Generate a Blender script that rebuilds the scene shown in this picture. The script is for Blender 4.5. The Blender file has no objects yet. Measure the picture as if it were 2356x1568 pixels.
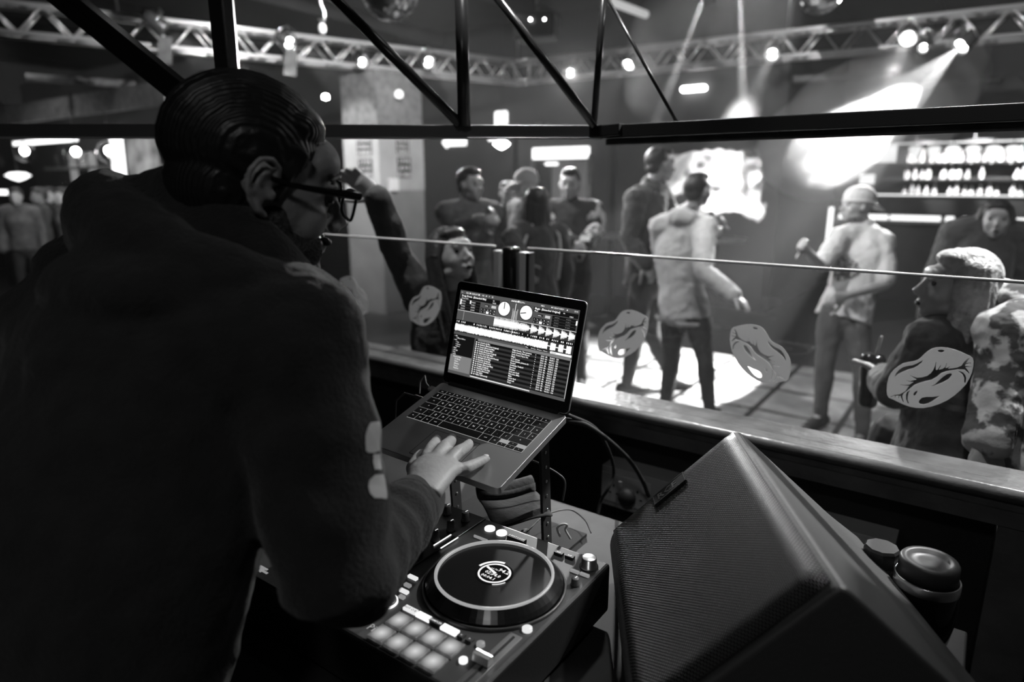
import bpy, bmesh, math, random
from mathutils import Vector, Matrix, noise
random.seed(7)
V = Vector
R = math.radians
# ------------------------------------------------------------------ camera, world, exposure
FPX, IW, IH = 1525.0, 2356.0, 1568.0
FA = 35.5
CAM = V((0, 0, 1.7)); PITCH, YAW = R(13.5), R(35.5)
SC = bpy.context.scene
COL = SC.collection
cd = bpy.data.cameras.new('camera'); cam = bpy.data.objects.new('camera', cd); COL.objects.link(cam)
cam.location = CAM; cam.rotation_euler = (math.pi/2 - PITCH, 0, YAW)
cd.sensor_fit = 'HORIZONTAL'; cd.sensor_width = 36.0; cd.lens = 36.0*FPX/IW
cd.clip_start = 0.02; cd.clip_end = 200
cd.dof.use_dof = True; cd.dof.focus_distance = 1.18; cd.dof.aperture_fstop = 2.2
SC.camera = cam
wd = bpy.data.worlds.new('world'); SC.world = wd; wd.use_nodes = True
wd.node_tree.nodes['Background'].inputs[0].default_value = (1, 1, 1, 1)
wd.node_tree.nodes['Background'].inputs[1].default_value = 0.0015
SC.view_settings.view_transform = 'Standard'; SC.view_settings.look = 'None'
SC.view_settings.exposure = 0.0; SC.view_settings.gamma = 1.0
SC.view_settings.use_curve_mapping = False
cy = SC.cycles
cy.max_bounces = 6; cy.diffuse_bounces = 2; cy.glossy_bounces = 3; cy.transmission_bounces = 4
cy.transparent_max_bounces = 16; cy.volume_bounces = 0
cy.caustics_reflective = False; cy.caustics_refractive = False
cy.sample_clamp_indirect = 2.0; cy.sample_clamp_direct = 0.0
cy.use_denoising = True

FW = V((-math.sin(YAW)*math.cos(PITCH), math.cos(YAW)*math.cos(PITCH), -math.sin(PITCH)))
RT = V((math.cos(YAW), math.sin(YAW), 0)); UP = RT.cross(FW)
def ray(px, py): return RT*((px-IW/2)/FPX) - UP*((py-IH/2)/FPX) + FW
def P(px, py, d): return CAM + ray(px, py)*d            # point at depth d
def PZ(px, py, z):
    r = ray(px, py); return CAM + r*((z-CAM.z)/r.z)     # point on level z
def PY(px, py, y):
    r = ray(px, py); return CAM + r*(y/r.y)             # point on plane y
def PX(px, py, x):
    r = ray(px, py); return CAM + r*(x/r.x)
def PP(px, py, o, n):
    r = ray(px, py); return CAM + r*((o-CAM).dot(n)/r.dot(n))
def ROTZ(a): return Matrix.Rotation(a, 3, 'Z')
def gobo(l, scale):
    l.use_nodes = True; nt = l.node_tree; em = [n for n in nt.nodes if n.type == 'EMISSION'][0]
    tc = nt.nodes.new('ShaderNodeTexCoord'); n = nt.nodes.new('ShaderNodeTexNoise'); n.inputs['Scale'].default_value = scale; n.inputs['Detail'].default_value = 2
    r = nt.nodes.new('ShaderNodeMapRange'); r.inputs[1].default_value = .38; r.inputs[2].default_value = .62; r.inputs[3].default_value = .3; r.inputs[4].default_value = 1.6
    nt.links.new(tc.outputs['Normal'], n.inputs['Vector']); nt.links.new(n.outputs[0], r.inputs[0]); nt.links.new(r.outputs[0], em.inputs['Strength'])
def spot(name, loc, target, watts, size, blend=0.3, radius=0.03, parent=None):
    l = bpy.data.lights.new(name, 'SPOT'); l.energy = watts; l.spot_size = R(size); l.spot_blend = blend
    l.shadow_soft_size = radius
    o = bpy.data.objects.new(name, l); COL.objects.link(o)
    o.rotation_euler = (V(target)-V(loc)).to_track_quat('-Z', 'Y').to_euler()
    if parent: o.parent = parent; o.location = V(loc)-parent.location
    else: o.location = loc
    return o

# ------------------------------------------------------------------ materials
def mat(name, g, rough=0.6, metal=0.0, spec=0.5, bump=0.0, bscale=80.0, var=0.0, vscale=6.0, coat=0.0, sheen=0.0, sss=0.0):
    m = bpy.data.materials.new(name); m.use_nodes = True
    nt = m.node_tree; b = nt.nodes['Principled BSDF']
    b.inputs['Base Color'].default_value = (g, g, g, 1)
    b.inputs['Roughness'].default_value = rough; b.inputs['Metallic'].default_value = metal
    b.inputs['Specular IOR Level'].default_value = spec
    b.inputs['Coat Weight'].default_value = coat
    b.inputs['Sheen Weight'].default_value = sheen
    tc = nt.nodes.new('ShaderNodeTexCoord')
    if var:
        n = nt.nodes.new('ShaderNodeTexNoise'); n.inputs['Scale'].default_value = vscale; n.inputs['Detail'].default_value = 6
        cr = nt.nodes.new('ShaderNodeMapRange'); cr.inputs[1].default_value = .3; cr.inputs[2].default_value = .7
        cr.inputs[3].default_value = g*(1-var); cr.inputs[4].default_value = g*(1+var)
        nt.links.new(tc.outputs['Object'], n.inputs['Vector']); nt.links.new(n.outputs[0], cr.inputs[0])
        nt.links.new(cr.outputs[0], b.inputs['Base Color'])
    if bump:
        n = nt.nodes.new('ShaderNodeTexNoise'); n.inputs['Scale'].default_value = bscale; n.inputs['Detail'].default_value = 4
        bm = nt.nodes.new('ShaderNodeBump'); bm.inputs['Strength'].default_value = bump; bm.inputs['Distance'].default_value = .01
        nt.links.new(tc.outputs['Object'], n.inputs['Vector']); nt.links.new(n.outputs[0], bm.inputs['Height'])
        nt.links.new(bm.outputs[0], b.inputs['Normal'])
    return m
def emis(name, s, g=1.0):
    m = bpy.data.materials.new(name); m.use_nodes = True
    b = m.node_tree.nodes['Principled BSDF']
    b.inputs['Base Color'].default_value = (.02, .02, .02, 1); b.inputs['Roughness'].default_value = .4
    b.inputs['Emission Color'].default_value = (g, g, g, 1); b.inputs['Emission Strength'].default_value = s
    return m
def glassmat(name, tint=0.93, rough=0.0, refl=1.0):
    m = bpy.data.materials.new(name); m.use_nodes = True; nt = m.node_tree; nt.nodes.clear()
    o = nt.nodes.new('ShaderNodeOutputMaterial'); mx = nt.nodes.new('ShaderNodeMixShader')
    t = nt.nodes.new('ShaderNodeBsdfTransparent'); t.inputs[0].default_value = (tint, tint, tint, 1)
    g = nt.nodes.new('ShaderNodeBsdfGlossy'); g.inputs['Roughness'].default_value = rough
    g.inputs['Color'].default_value = (refl, refl, refl, 1)
    f = nt.nodes.new('ShaderNodeFresnel'); ge = nt.nodes.new('ShaderNodeNewGeometry'); mr = nt.nodes.new('ShaderNodeMapRange')
    mr.inputs[3].default_value = 1.45; mr.inputs[4].default_value = 1/1.45       # same reflection from either face of the thin sheet
    nt.links.new(ge.outputs['Backfacing'], mr.inputs[0]); nt.links.new(mr.outputs[0], f.inputs[0])
    nt.links.new(f.outputs[0], mx.inputs[0]); nt.links.new(t.outputs[0], mx.inputs[1]); nt.links.new(g.outputs[0], mx.inputs[2])
    nt.links.new(mx.outputs[0], o.inputs[0])
    return m
def stickermat():
    m = mat('sticker_white', .9, .7); nt = m.node_tree; b = nt.nodes['Principled BSDF']; o = [n for n in nt.nodes if n.type == 'OUTPUT_MATERIAL'][0]
    t = nt.nodes.new('ShaderNodeBsdfTranslucent'); t.inputs[0].default_value = (.9, .9, .9, 1); mx = nt.nodes.new('ShaderNodeMixShader'); mx.inputs[0].default_value = .5
    nt.links.new(b.outputs[0], mx.inputs[1]); nt.links.new(t.outputs[0], mx.inputs[2]); nt.links.new(mx.outputs[0], o.inputs[0]); return m
M = dict(
    wall=mat('wall_paint', .022, .8, bump=.2, bscale=20, var=.3, vscale=1.2),
    walldark=mat('wall_dark', .02, .7, var=.3), ceil=mat('ceiling_black', .01, .9, var=.4, vscale=2),
    floor=mat('floor_dark', .03, .35, var=.4, vscale=3), black=mat('black_paint', .012, .35, bump=.05),
    blackm=mat('black_matt', .012, .8), blackg=mat('black_gloss', .008, .12),
    steel=mat('steel', .55, .28, 1.0), alu=mat('aluminium', .75, .32, .6), alum2=mat('laptop_aluminium', .42, .38, .75),
    blacksteel=mat('black_steel', .10, .25, .6), perspex=mat('smoky_perspex', .28, .3, .2), chrome=mat('chrome', .8, .1, 1.0),
    plastic=mat('black_plastic', .02, .4, bump=.04, bscale=300), plastics=mat('dark_plastic', .045, .45),
    keyplastic=mat('key_plastic', .006, .5), rubber=mat('rubber', .015, .6),
    white=mat('white_plastic', .62, .4, var=.06), offwhite=mat('off_white', .5, .6, var=.1),
    skin=mat('skin', .32, .5, bump=.12, bscale=150, var=.1, vscale=25), skinlt=mat('skin_light', .55, .45, var=.08, vscale=20),
    hair=mat('hair_dark', .012, .5, bump=.15, bscale=200), hairbrown=mat('hair_brown', .05, .4, bump=.6, bscale=90),
    blond=mat('hair_blond', .5, .4, bump=.8, bscale=70, var=.35, vscale=30), beard=mat('beard', .05, .8, bump=.9, bscale=260, var=.6, vscale=140),
    hoodie=mat('hoodie_black', .016, .95, bump=.35, bscale=220, var=.2, vscale=30, sheen=.12),
    denim=mat('denim', .07, .85, bump=.3, bscale=120, var=.3, vscale=10), cabinet=mat('cabinet_black', .06, .5, bump=.1, bscale=200), jeans=mat('jeans', .03, .85, bump=.3, bscale=100, var=.3, vscale=8),
    greyhood=mat('hoodie_grey', .42, .9, bump=.3, bscale=80), tee=mat('tee_light', .42, .85, var=.1),
    teeprint=mat('tee_print', .06, .8, var=.5, vscale=25), cloth=mat('cloth_dark', .03, .9, bump=.3, bscale=60, sheen=.2),
    clothmid=mat('cloth_mid', .12, .85, bump=.3, bscale=60, var=.4, vscale=12), trous=mat('trousers_grey', .055, .85, bump=.2, bscale=50),
    satin=mat('satin_pale', .6, .35, bump=.3, bscale=25), shoe=mat('shoe', .03, .5), shoew=mat('shoe_sole', .5, .5),
    cap=mat('cap_pale', .5, .8), lens=mat('eye', .02, .1), printw=mat('print_white', .55, .7),
    poster=mat('poster_black', .02, .5), plaster=mat('column_plaster', .30, .7, var=.15, vscale=3), column=mat('column_grey', .16, .7, var=.15, vscale=3),
    wood=mat('ledge_wood', .10, .38, bump=.3, bscale=30, var=.45, vscale=14), woodtrim=mat('ledge_trim', .13, .3, bump=.2, bscale=40, var=.3, vscale=10),
    panel=mat('panel_dark', .02, .6, var=.3), glass=glassmat('glass', .93), glassb=glassmat('bottle_glass', .75, .05),
    sticker=stickermat(), edge=mat('edge_highlight', .9, .25), screenglass=mat('screen_bezel', .004, .15),
    mirror=mat('mirror', .9, .06, 1.0), dark=mat('dark_grille', .02, .45, .5),
    e_lamp=emis('lamp_glow', 14), e_hot=emis('lamp_hot', 40), e_sign=emis('sign_glow', 2.2), e_strip=emis('strip_glow', 2.5), e_soft=emis('soft_glow', .5),
    e_bar=emis('bar_glow', 1.6), e_rim_highlight=emis('rim_highlight', .35), e_w=emis('screen_white', 1.0), e_w2=emis('screen_bright', .62), e_g1=emis('screen_grey', .22), e_g2=emis('screen_mid', .09),
    e_g3=emis('screen_dark', .035), e_g0=emis('screen_black', .006), e_key=emis('key_glow', .34), e_leg=emis('legend_glow', .8),
    e_btn=emis('button_glow', 1.2), e_btn2=emis('button_dim', .25), e_led=emis('led_glow', 1.5),
)
def padmat():
    m = bpy.data.materials.new('pad_glow'); m.use_nodes = True; nt = m.node_tree; b = nt.nodes['Principled BSDF']
    tc = nt.nodes.new('ShaderNodeTexCoord'); mp = nt.nodes.new('ShaderNodeMapping'); mp.inputs['Scale'].default_value = (62, 62, 0)
    g = nt.nodes.new('ShaderNodeTexGradient'); g.gradient_type = 'SPHERICAL'
    r = nt.nodes.new('ShaderNodeMapRange'); r.inputs[3].default_value = .05; r.inputs[4].default_value = .62
    nt.links.new(tc.outputs['Object'], mp.inputs[0]); nt.links.new(mp.outputs[0], g.inputs[0]); nt.links.new(g.outputs[0], r.inputs[0])
    nt.links.new(r.outputs[0], b.inputs['Emission Strength']); b.inputs['Emission Color'].default_value = (1, 1, 1, 1)
    b.inputs['Base Color'].default_value = (.1, .1, .1, 1)
    return m
M['pad'] = padmat()
def grillemat():
    m = bpy.data.materials.new('perforated_grille'); m.use_nodes = True; nt = m.node_tree; b = nt.nodes['Principled BSDF']
    b.inputs['Metallic'].default_value = .6; b.inputs['Roughness'].default_value = .38
    tc = nt.nodes.new('ShaderNodeTexCoord')
    outs = []
    for k in (0, 1):
        mp = nt.nodes.new('ShaderNodeMapping'); mp.inputs['Scale'].default_value = (165, 200, 1)
        if k: mp.inputs['Location'].default_value = (.5, .5, 0)
        fr = nt.nodes.new('ShaderNodeVectorMath'); fr.operation = 'FRACTION'
        sb = nt.nodes.new('ShaderNodeVectorMath'); sb.operation = 'SUBTRACT'; sb.inputs[1].default_value = (.5, .5, 0)
        ml = nt.nodes.new('ShaderNodeVectorMath'); ml.operation = 'MULTIPLY'; ml.inputs[1].default_value = (1, .85, 0)
        ln = nt.nodes.new('ShaderNodeVectorMath'); ln.operation = 'LENGTH'
        nt.links.new(tc.outputs['UV'], mp.inputs[0]); nt.links.new(mp.outputs[0], fr.inputs[0]); nt.links.new(fr.outputs[0], sb.inputs[0])
        nt.links.new(sb.outputs[0], ml.inputs[0]); nt.links.new(ml.outputs[0], ln.inputs[0]); outs.append(ln)
    mn = nt.nodes.new('ShaderNodeMath'); mn.operation = 'MINIMUM'
    nt.links.new(outs[0].outputs['Value'], mn.inputs[0]); nt.links.new(outs[1].outputs['Value'], mn.inputs[1])
    r = nt.nodes.new('ShaderNodeMapRange'); r.inputs[1].default_value = .32; r.inputs[2].default_value = .40
    r.inputs[3].default_value = .003; r.inputs[4].default_value = .30
    nt.links.new(mn.outputs[0], r.inputs[0]); nt.links.new(r.outputs[0], b.inputs['Base Color'])
    bp = nt.nodes.new('ShaderNodeBump'); bp.inputs['Strength'].default_value = .8; bp.inputs['Distance'].default_value = .002
    nt.links.new(r.outputs[0], bp.inputs['Height']); nt.links.new(bp.outputs[0], b.inputs['Normal'])
    return m
M['grille'] = grillemat()

# ------------------------------------------------------------------ mesh helpers
def frame(t, side=None):
    t = t.normalized()
    s = V(side) if side is not None else (V((0, 0, 1)) if abs(t.z) < .9 else V((1, 0, 0)))
    s = s - t*s.dot(t)
    if s.length < 1e-6: s = t.orthogonal()
    s.normalize(); return s, t.cross(s)
class MB:
    def __init__(self): self.v, self.f, self.mi, self.s, self.uv = [], [], [], [], {}
    def add(self, vs, fs, m=0, smooth=True):
        o = len(self.v); self.v += [V(x) for x in vs]
        for f in fs: self.f.append([i+o for i in f]); self.mi.append(m); self.s.append(smooth)
        return self
    def box(self, c, s, rot=None, m=0):
        c = V(c); rot = rot or Matrix.Identity(3); vs = []
        for x in (-.5, .5):
            for y in (-.5, .5):
                for z in (-.5, .5): vs.append(c + rot @ V((x*s[0], y*s[1], z*s[2])))
        return self.add(vs, [(0,1,3,2), (4,6,7,5), (0,4,5,1), (2,3,7,6), (0,2,6,4), (1,5,7,3)], m, False)
    def quad(self, a, b, c, d, m=0): return self.add([a, b, c, d], [(0,1,2,3)], m, False)
    def tube(self, pts, rad, n=12, m=0, side=None, cap='round', smooth=True):
        pts = [V(p) for p in pts]; k = len(pts)
        if not isinstance(rad, (list, tuple)): rad = [rad]*k
        rad = [(r, r) if not isinstance(r, (list, tuple)) else r for r in rad]
        tan = []
        for i in range(k):
            a = pts[max(i-1, 0)]; b = pts[min(i+1, k-1)]; t = (b-a); tan.append(t.normalized() if t.length > 1e-9 else V((0,0,1)))
        rings = []; s, _ = frame(tan[0], side)
        for i in range(k):
            if side is not None: s, _ = frame(tan[i], side)
            else: s, _ = frame(tan[i], s)
            rings.append((pts[i], s.copy(), tan[i].cross(s), rad[i]))
        if cap == 'round':
            for end in (0, 1):
                p, sa, sb, r = rings[0] if end == 0 else rings[-1]
                t = tan[0]*-1 if end == 0 else tan[-1]; rr = min(r)
                for a in ((30, 60, 82) if end else (30, 60, 82)):
                    q = (p + t*rr*math.sin(R(a)), sa, sb, (r[0]*math.cos(R(a)), r[1]*math.cos(R(a))))
                    if end == 0: rings.insert(0, q)
                    else: rings.append(q)
        vs, fs = [], []
        for p, sa, sb, r in rings:
            for j in range(n):
                a = 2*math.pi*j/n; vs.append(p + sa*(math.cos(a)*r[0]) + sb*(math.sin(a)*r[1]))
        K = len(rings)
        for i in range(K-1):
            for j in range(n): fs.append((i*n+j, i*n+(j+1) % n, (i+1)*n+(j+1) % n, (i+1)*n+j))
        if cap:
            fs.append(tuple(range(n-1, -1, -1))); fs.append(tuple(range((K-1)*n, K*n)))
        return self.add(vs, fs, m, smooth)
    def cyl(self, a, b, r, r2=None, n=16, m=0, smooth=True):
        return self.tube([a, b], [r, r if r2 is None else r2], n, m, None, 'flat', smooth)
    def ell(self, c, r, rot=None, m=0, nu=20, nv=12):
        c = V(c); rot = rot or Matrix.Identity(3)
        if not isinstance(r, (list, tuple)): r = (r, r, r)
        vs = [c + rot @ V((0, 0, r[2]))]; fs = []
        for i in range(1, nv):
            t = math.pi*i/nv
            for j in range(nu):
                a = 2*math.pi*j/nu
                vs.append(c + rot @ V((r[0]*math.sin(t)*math.cos(a), r[1]*math.sin(t)*math.sin(a), r[2]*math.cos(t))))
        vs.append(c + rot @ V((0, 0, -r[2]))); L = len(vs)-1
        for j in range(nu):
            fs.append((0, 1+j, 1+(j+1) % nu)); fs.append((L, 1+(nv-2)*nu+(j+1) % nu, 1+(nv-2)*nu+j))
            for i in range(nv-2): fs.append((1+i*nu+j, 1+(i+1)*nu+j, 1+(i+1)*nu+(j+1) % nu, 1+i*nu+(j+1) % nu))
        return self.add(vs, fs, m)
    def lathe(self, prof, o, rot=None, n=24, m=0, smooth=True):
        o = V(o); rot = rot or Matrix.Identity(3); vs, fs = [], []
        for r, z in prof:
            for j in range(n):
                a = 2*math.pi*j/n; vs.append(o + rot @ V((r*math.cos(a), r*math.sin(a), z)))
        for i in range(len(prof)-1):
            for j in range(n): fs.append((i*n+j, i*n+(j+1) % n, (i+1)*n+(j+1) % n, (i+1)*n+j))
        ring = prof[0] == prof[-1]
        if prof[0][0] > 1e-6 and not ring: fs.append(tuple(range(n-1, -1, -1)))
        if prof[-1][0] > 1e-6 and not ring: fs.append(tuple(range((len(prof)-1)*n, len(prof)*n)))
        return self.add(vs, fs, m, smooth)
    def prism(self, poly, o, ux, uy, dep, m=0, smooth=False):
        o, ux, uy = V(o), V(ux), V(uy); nz = ux.cross(uy).normalized()*dep; k = len(poly)
        vs = [o + ux*p[0] + uy*p[1] for p in poly]; vs += [x + nz for x in vs]
        fs = [tuple(range(k-1, -1, -1)), tuple(range(k, 2*k))] + [(i, (i+1) % k, k+(i+1) % k, k+i) for i in range(k)]
        return self.add(vs, fs, m, smooth)
    def text(self, s, o, ux, uy, size, m=0, align='LEFT', sx=1.0, ext=0.0, bold=0.0):
        c = bpy.data.curves.new('t', 'FONT'); c.body = s; c.size = 1; c.align_x = align; c.resolution_u = 1; c.extrude = 0; c.offset = bold
        ob = bpy.data.objects.new('t', c); COL.objects.link(ob)
        dg = bpy.context.evaluated_depsgraph_get(); dg.update()
        me = bpy.data.meshes.new_from_object(ob.evaluated_get(dg))
        o, ux, uy = V(o), V(ux).normalized(), V(uy).normalized(); nz = ux.cross(uy)
        self.add([o + ux*v.co.x*size*sx + uy*v.co.y*size + nz*v.co.z for v in me.vertices], [tuple(p.vertices) for p in me.polygons], m, False)
        bpy.data.objects.remove(ob); bpy.data.curves.remove(c); bpy.data.meshes.remove(me)
        return self
    def build(self, name, mats, parent=None, origin=None, voxel=0, smooth=0, disp=0, dscale=.06, bevel=0, subsurf=0, smoothshade=None, solid=0, fix=True):
        me = bpy.data.meshes.new(name)
        if origin is None:
            xs = [v.x for v in self.v]; ys = [v.y for v in self.v]; zs = [v.z for v in self.v]
            origin = V(((min(xs)+max(xs))/2, (min(ys)+max(ys))/2, min(zs)))
        origin = V(origin)
        me.from_pydata([v - origin for v in self.v], [], self.f)
        if not isinstance(mats, (list, tuple)): mats = [mats]
        for m in mats: me.materials.append(M[m] if isinstance(m, str) else m)
        me.polygons.foreach_set('material_index', self.mi); me.polygons.foreach_set('use_smooth', self.s)
        if fix:
            bm = bmesh.new(); bm.from_mesh(me); bmesh.ops.recalc_face_normals(bm, faces=bm.faces); bm.to_mesh(me); bm.free()
        me.update()
        o = bpy.data.objects.new(name, me); COL.objects.link(o)
        if parent: o.parent = parent; o.location = origin - wloc(parent)
        else: o.location = origin
        if bevel:
            b = o.modifiers.new('b', 'BEVEL'); b.width = bevel; b.segments = 3; b.limit_method = 'ANGLE'; b.angle_limit = R(40)
        if voxel:
            r = o.modifiers.new('r', 'REMESH'); r.mode = 'VOXEL'; r.voxel_size = voxel; r.use_smooth_shade = True
        if smooth:
            r = o.modifiers.new('s', 'SMOOTH'); r.iterations = smooth; r.factor = .5
        if disp:
            t = bpy.data.textures.new(name, 'CLOUDS'); t.noise_scale = dscale; t.noise_depth = 2
            r = o.modifiers.new('d', 'DISPLACE'); r.texture = t; r.strength = disp; r.mid_level = .5; r.texture_coords = 'LOCAL'
        if subsurf:
            r = o.modifiers.new('u', 'SUBSURF'); r.levels = subsurf; r.render_levels = subsurf
        return o
def wloc(o):
    p = V(o.location)
    while o.parent: o = o.parent; p += V(o.location)
    return p
def tag(o, label=None, cat=None, group=None, kind=None):
    if label: o['label'] = label
    if cat: o['category'] = cat
    if group: o['group'] = group
    if kind: o['kind'] = kind
    return o
def thing(name, label, cat, loc, group=None):
    o = bpy.data.objects.new(name, None); COL.objects.link(o); o.location = V(loc); o.empty_display_size = .1
    return tag(o, label, cat, group)
def copy_tree(o, parent=None):
    c = o.copy(); COL.objects.link(c)
    if parent: c.parent = parent
    for ch in list(o.children): copy_tree(ch, c)
    return c

# ------------------------------------------------------------------ room shell
def struct(name, mb, m, **k): return tag(mb.build(name, m, **k), kind='structure')
XL, XR, YB, ZC = -16.0, 4.5, 12.6, 4.1
struct('floor', MB().box(((XL+XR)/2, 5.3, -.05), (XR-XL, 15.0, .1)), 'floor')
struct('ceiling', MB().box(((XL+XR)/2, 5.3, ZC+.05), (XR-XL, 15.0, .1)), 'ceil')
struct('wall_right', MB().box((XR+.05, 5.3, ZC/2), (.1, 15.0, ZC)), 'wall')
struct('wall_left', MB().box((XL-.05, 5.3, ZC/2), (.1, 15.0, ZC)), 'wall')
struct('wall_rear', MB().box(((XL+XR)/2, -2.25, ZC/2), (XR-XL, .1, ZC)), 'walldark')
struct('wall_bar', MB().box(((-2.25+XR)/2, YB+.05, ZC/2), (XR+2.25, .1, ZC)), 'wall')
DX0, DX1, DH = -5.95, -5.0, 2.02      # door opening in the back wall (plane y = 9)
wb = MB()
wb.box(((-16+DX0)/2, 9.05, ZC/2), (16+DX0, .1, ZC)); wb.box(((DX1-2.25)/2, 9.05, ZC/2), (-2.25-DX1, .1, ZC))
wb.box(((DX0+DX1)/2, 9.05, (DH+ZC)/2), (DX1-DX0, .1, ZC-DH))
struct('wall_back', wb, 'wall')
struct('wall_partition', MB().box((-2.30, 10.85, ZC/2), (.1, 3.5, ZC)), 'wall')
# tiled dance floor: pale tiles with dark seams, on a low slab
def tilemat():
    m = mat('dance_tiles', .5, .3); nt = m.node_tree; b = nt.nodes['Principled BSDF']
    tc = nt.nodes.new('ShaderNodeTexCoord'); br = nt.nodes.new('ShaderNodeTexBrick')
    br.offset = 0; br.squash = 1; br.inputs['Scale'].default_value = 1
    br.inputs['Color1'].default_value = (.50, .50, .50, 1); br.inputs['Color2'].default_value = (.42, .42, .42, 1); br.inputs['Mortar'].default_value = (.015, .015, .015, 1)
    br.inputs['Mortar Size'].default_value = .022; br.inputs['Brick Width'].default_value = .6; br.inputs['Row Height'].default_value = .6
    mp = nt.nodes.new('ShaderNodeMapping'); mp.inputs['Location'].default_value = (.08, .43, 0)
    ge = nt.nodes.new('ShaderNodeNewGeometry')
    nt.links.new(ge.outputs['Position'], mp.inputs[0]); nt.links.new(mp.outputs[0], br.inputs[0])
    n = nt.nodes.new('ShaderNodeTexNoise'); n.inputs['Scale'].default_value = 9; n.inputs['Detail'].default_value = 8
    r = nt.nodes.new('ShaderNodeMapRange'); r.inputs[1].default_value = .35; r.inputs[2].default_value = .65; r.inputs[3].default_value = .75; r.inputs[4].default_value = 1.05
    mx = nt.nodes.new('ShaderNodeMix'); mx.data_type = 'RGBA'; mx.blend_type = 'MULTIPLY'; mx.inputs[0].default_value = 1
    nt.links.new(tc.outputs['Object'], n.inputs['Vector']); nt.links.new(n.outputs[0], r.inputs[0])
    nt.links.new(br.outputs['Color'], mx.inputs[6]); nt.links.new(r.outputs[0], mx.inputs[7]); nt.links.new(mx.outputs[2], b.inputs['Base Color'])
    return m
M['tiles'] = tilemat()
tag(MB().box((-1.88, 4.6, .005), (4.8, 3.72, .03)).build('dance_floor', 'tiles', bevel=.005),
    'pale square-tiled dance floor with dark seams beyond the glass screen', 'dance floor')
# haze in the air over the dance floor
def volmat(name, dens, aniso=0.2, noise_s=None, lo=.45, hi=.75):
    m = bpy.data.materials.new(name); m.use_nodes = True; nt = m.node_tree; nt.nodes.clear()
    o = nt.nodes.new('ShaderNodeOutputMaterial'); s = nt.nodes.new('ShaderNodeVolumeScatter')
    s.inputs['Color'].default_value = (1, 1, 1, 1); s.inputs['Density'].default_value = dens; s.inputs['Anisotropy'].default_value = aniso
    nt.links.new(s.outputs[0], o.inputs['Volume'])
    if noise_s:
        tc = nt.nodes.new('ShaderNodeTexCoord'); n = nt.nodes.new('ShaderNodeTexNoise'); n.inputs['Scale'].default_value = noise_s; n.inputs['Detail'].default_value = 3
        r = nt.nodes.new('ShaderNodeMapRange'); r.inputs[1].default_value = lo; r.inputs[2].default_value = hi; r.inputs[3].default_value = 0; r.inputs[4].default_value = dens
        nt.links.new(tc.outputs['Object'], n.inputs['Vector']); nt.links.new(n.outputs[0], r.inputs[0]); nt.links.new(r.outputs[0], s.inputs['Density'])
    return m
M['haze'] = volmat('haze', .0065, .1)
tag(MB().box((-4.9, 5.35, 2.0), (12.6, 7.1, 3.9)).build('haze', 'haze'), 'thin stage haze hanging over the dance floor', 'haze', kind='stuff')

M['plume'] = volmat('plume', .30, .1, 1.8, .34, .62); M['plume_dense'] = volmat('plume_dense', .62, .1, 2.6, .12, .62)
mb = MB()
for px, py, d, r in ((2185, 130, 7.9, .45), (2130, 180, 7.6, .65), (2060, 235, 7.3, .8), (1990, 290, 7.0, .85), (1900, 340, 6.8, .7)): mb.ell(P(px, py, d), (r, r, r*.8), None, 0, 20, 12)
tag(mb.build('smoke_plume', 'plume_dense', voxel=.12, smooth=3), 'thin smoke drifting through the broad light fan at the upper right', 'smoke', kind='stuff')
mb = MB()
for px, py, d, r in ((1580, 90, 6.0, .55), (1690, 80, 5.9, .6), (1700, 200, 6.0, .5), (1540, 200, 6.2, .45)): mb.ell(P(px, py, d), (r, r, r*.9), None, 0, 20, 12)
tag(mb.build('smoke_plume', 'plume', voxel=.12, smooth=3), 'thin smoke in the slender beams near the top centre', 'smoke', kind='stuff')
# ------------------------------------------------------------------ booth front: ledge, glass, stickers, post, wall
YN = 1.58; ZL = 1.097
led = thing('booth_ledge', 'worn dark wooden ledge along the booth front carrying the glass screen', 'ledge', (-1.2, 1.64, 1.05))
MB().box((-1.5, 1.65, 1.072), (3.3, .13, .05)).build('top_board', 'wood', led, bevel=.006)
MB().tube([(-3.15, 1.585, 1.083), (.15, 1.585, 1.083)], .014, 12, cap='flat').build('rounded_nosing', 'woodtrim', led)
MB().box((-1.5, 1.597, 1.04), (3.3, .02, .055)).build('fascia', 'woodtrim', led, bevel=.002)
fw = thing('booth_front_wall', 'dark panelled booth wall under the wooden ledge', 'booth wall', (-1.3, 1.68, 0))
MB().box((-1.45, 1.675, .51), (3.2, .03, 1.02)).build('panel', 'panel', fw)
MB().box((.14, 1.625, .52), (.09, .07, 1.04)).build('corner_post', 'woodtrim', fw, bevel=.004)
MB().box((-1.45, 1.64, .3), (3.2, .04, .12)).build('lower_rail', 'woodtrim', fw, bevel=.004)
MB().box((-1.45, 1.71, .51), (3.2, .02, 1.02)).build('outer_skin', 'walldark', fw)
struct('wall_booth_side', MB().box((.23, .6, 1.0), (.08, 2.2, 2.0)).box((.23, .6, 1.0), (.07, 2.19, 1.99)), 'panel')
YG = 1.63; ZG0, ZG1 = 1.097, 1.506
def pane(x0, x1, label, stick):
    t = thing('glass_screen', label, 'glass screen', ((x0+x1)/2, YG, ZG0))
    MB().box(((x0+x1)/2, YG, (ZG0+ZG1)/2), (x1-x0, .002, ZG1-ZG0)).build('pane', 'glass', t)
    MB().tube([(x0, YG, ZG1+.003), (x1, YG, ZG1+.003)], .0036, 12, cap='flat').build('highlight_edge', 'edge', t)  # white tube paints in the light caught along the glass edge
    return t
paneL = pane(-2.75, -1.225, 'clear glass screen pane left of the black post, with two lips stickers', None)
paneR = pane(-1.105, .10, 'clear glass screen pane right of the black post, with three lips stickers', None)
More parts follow.
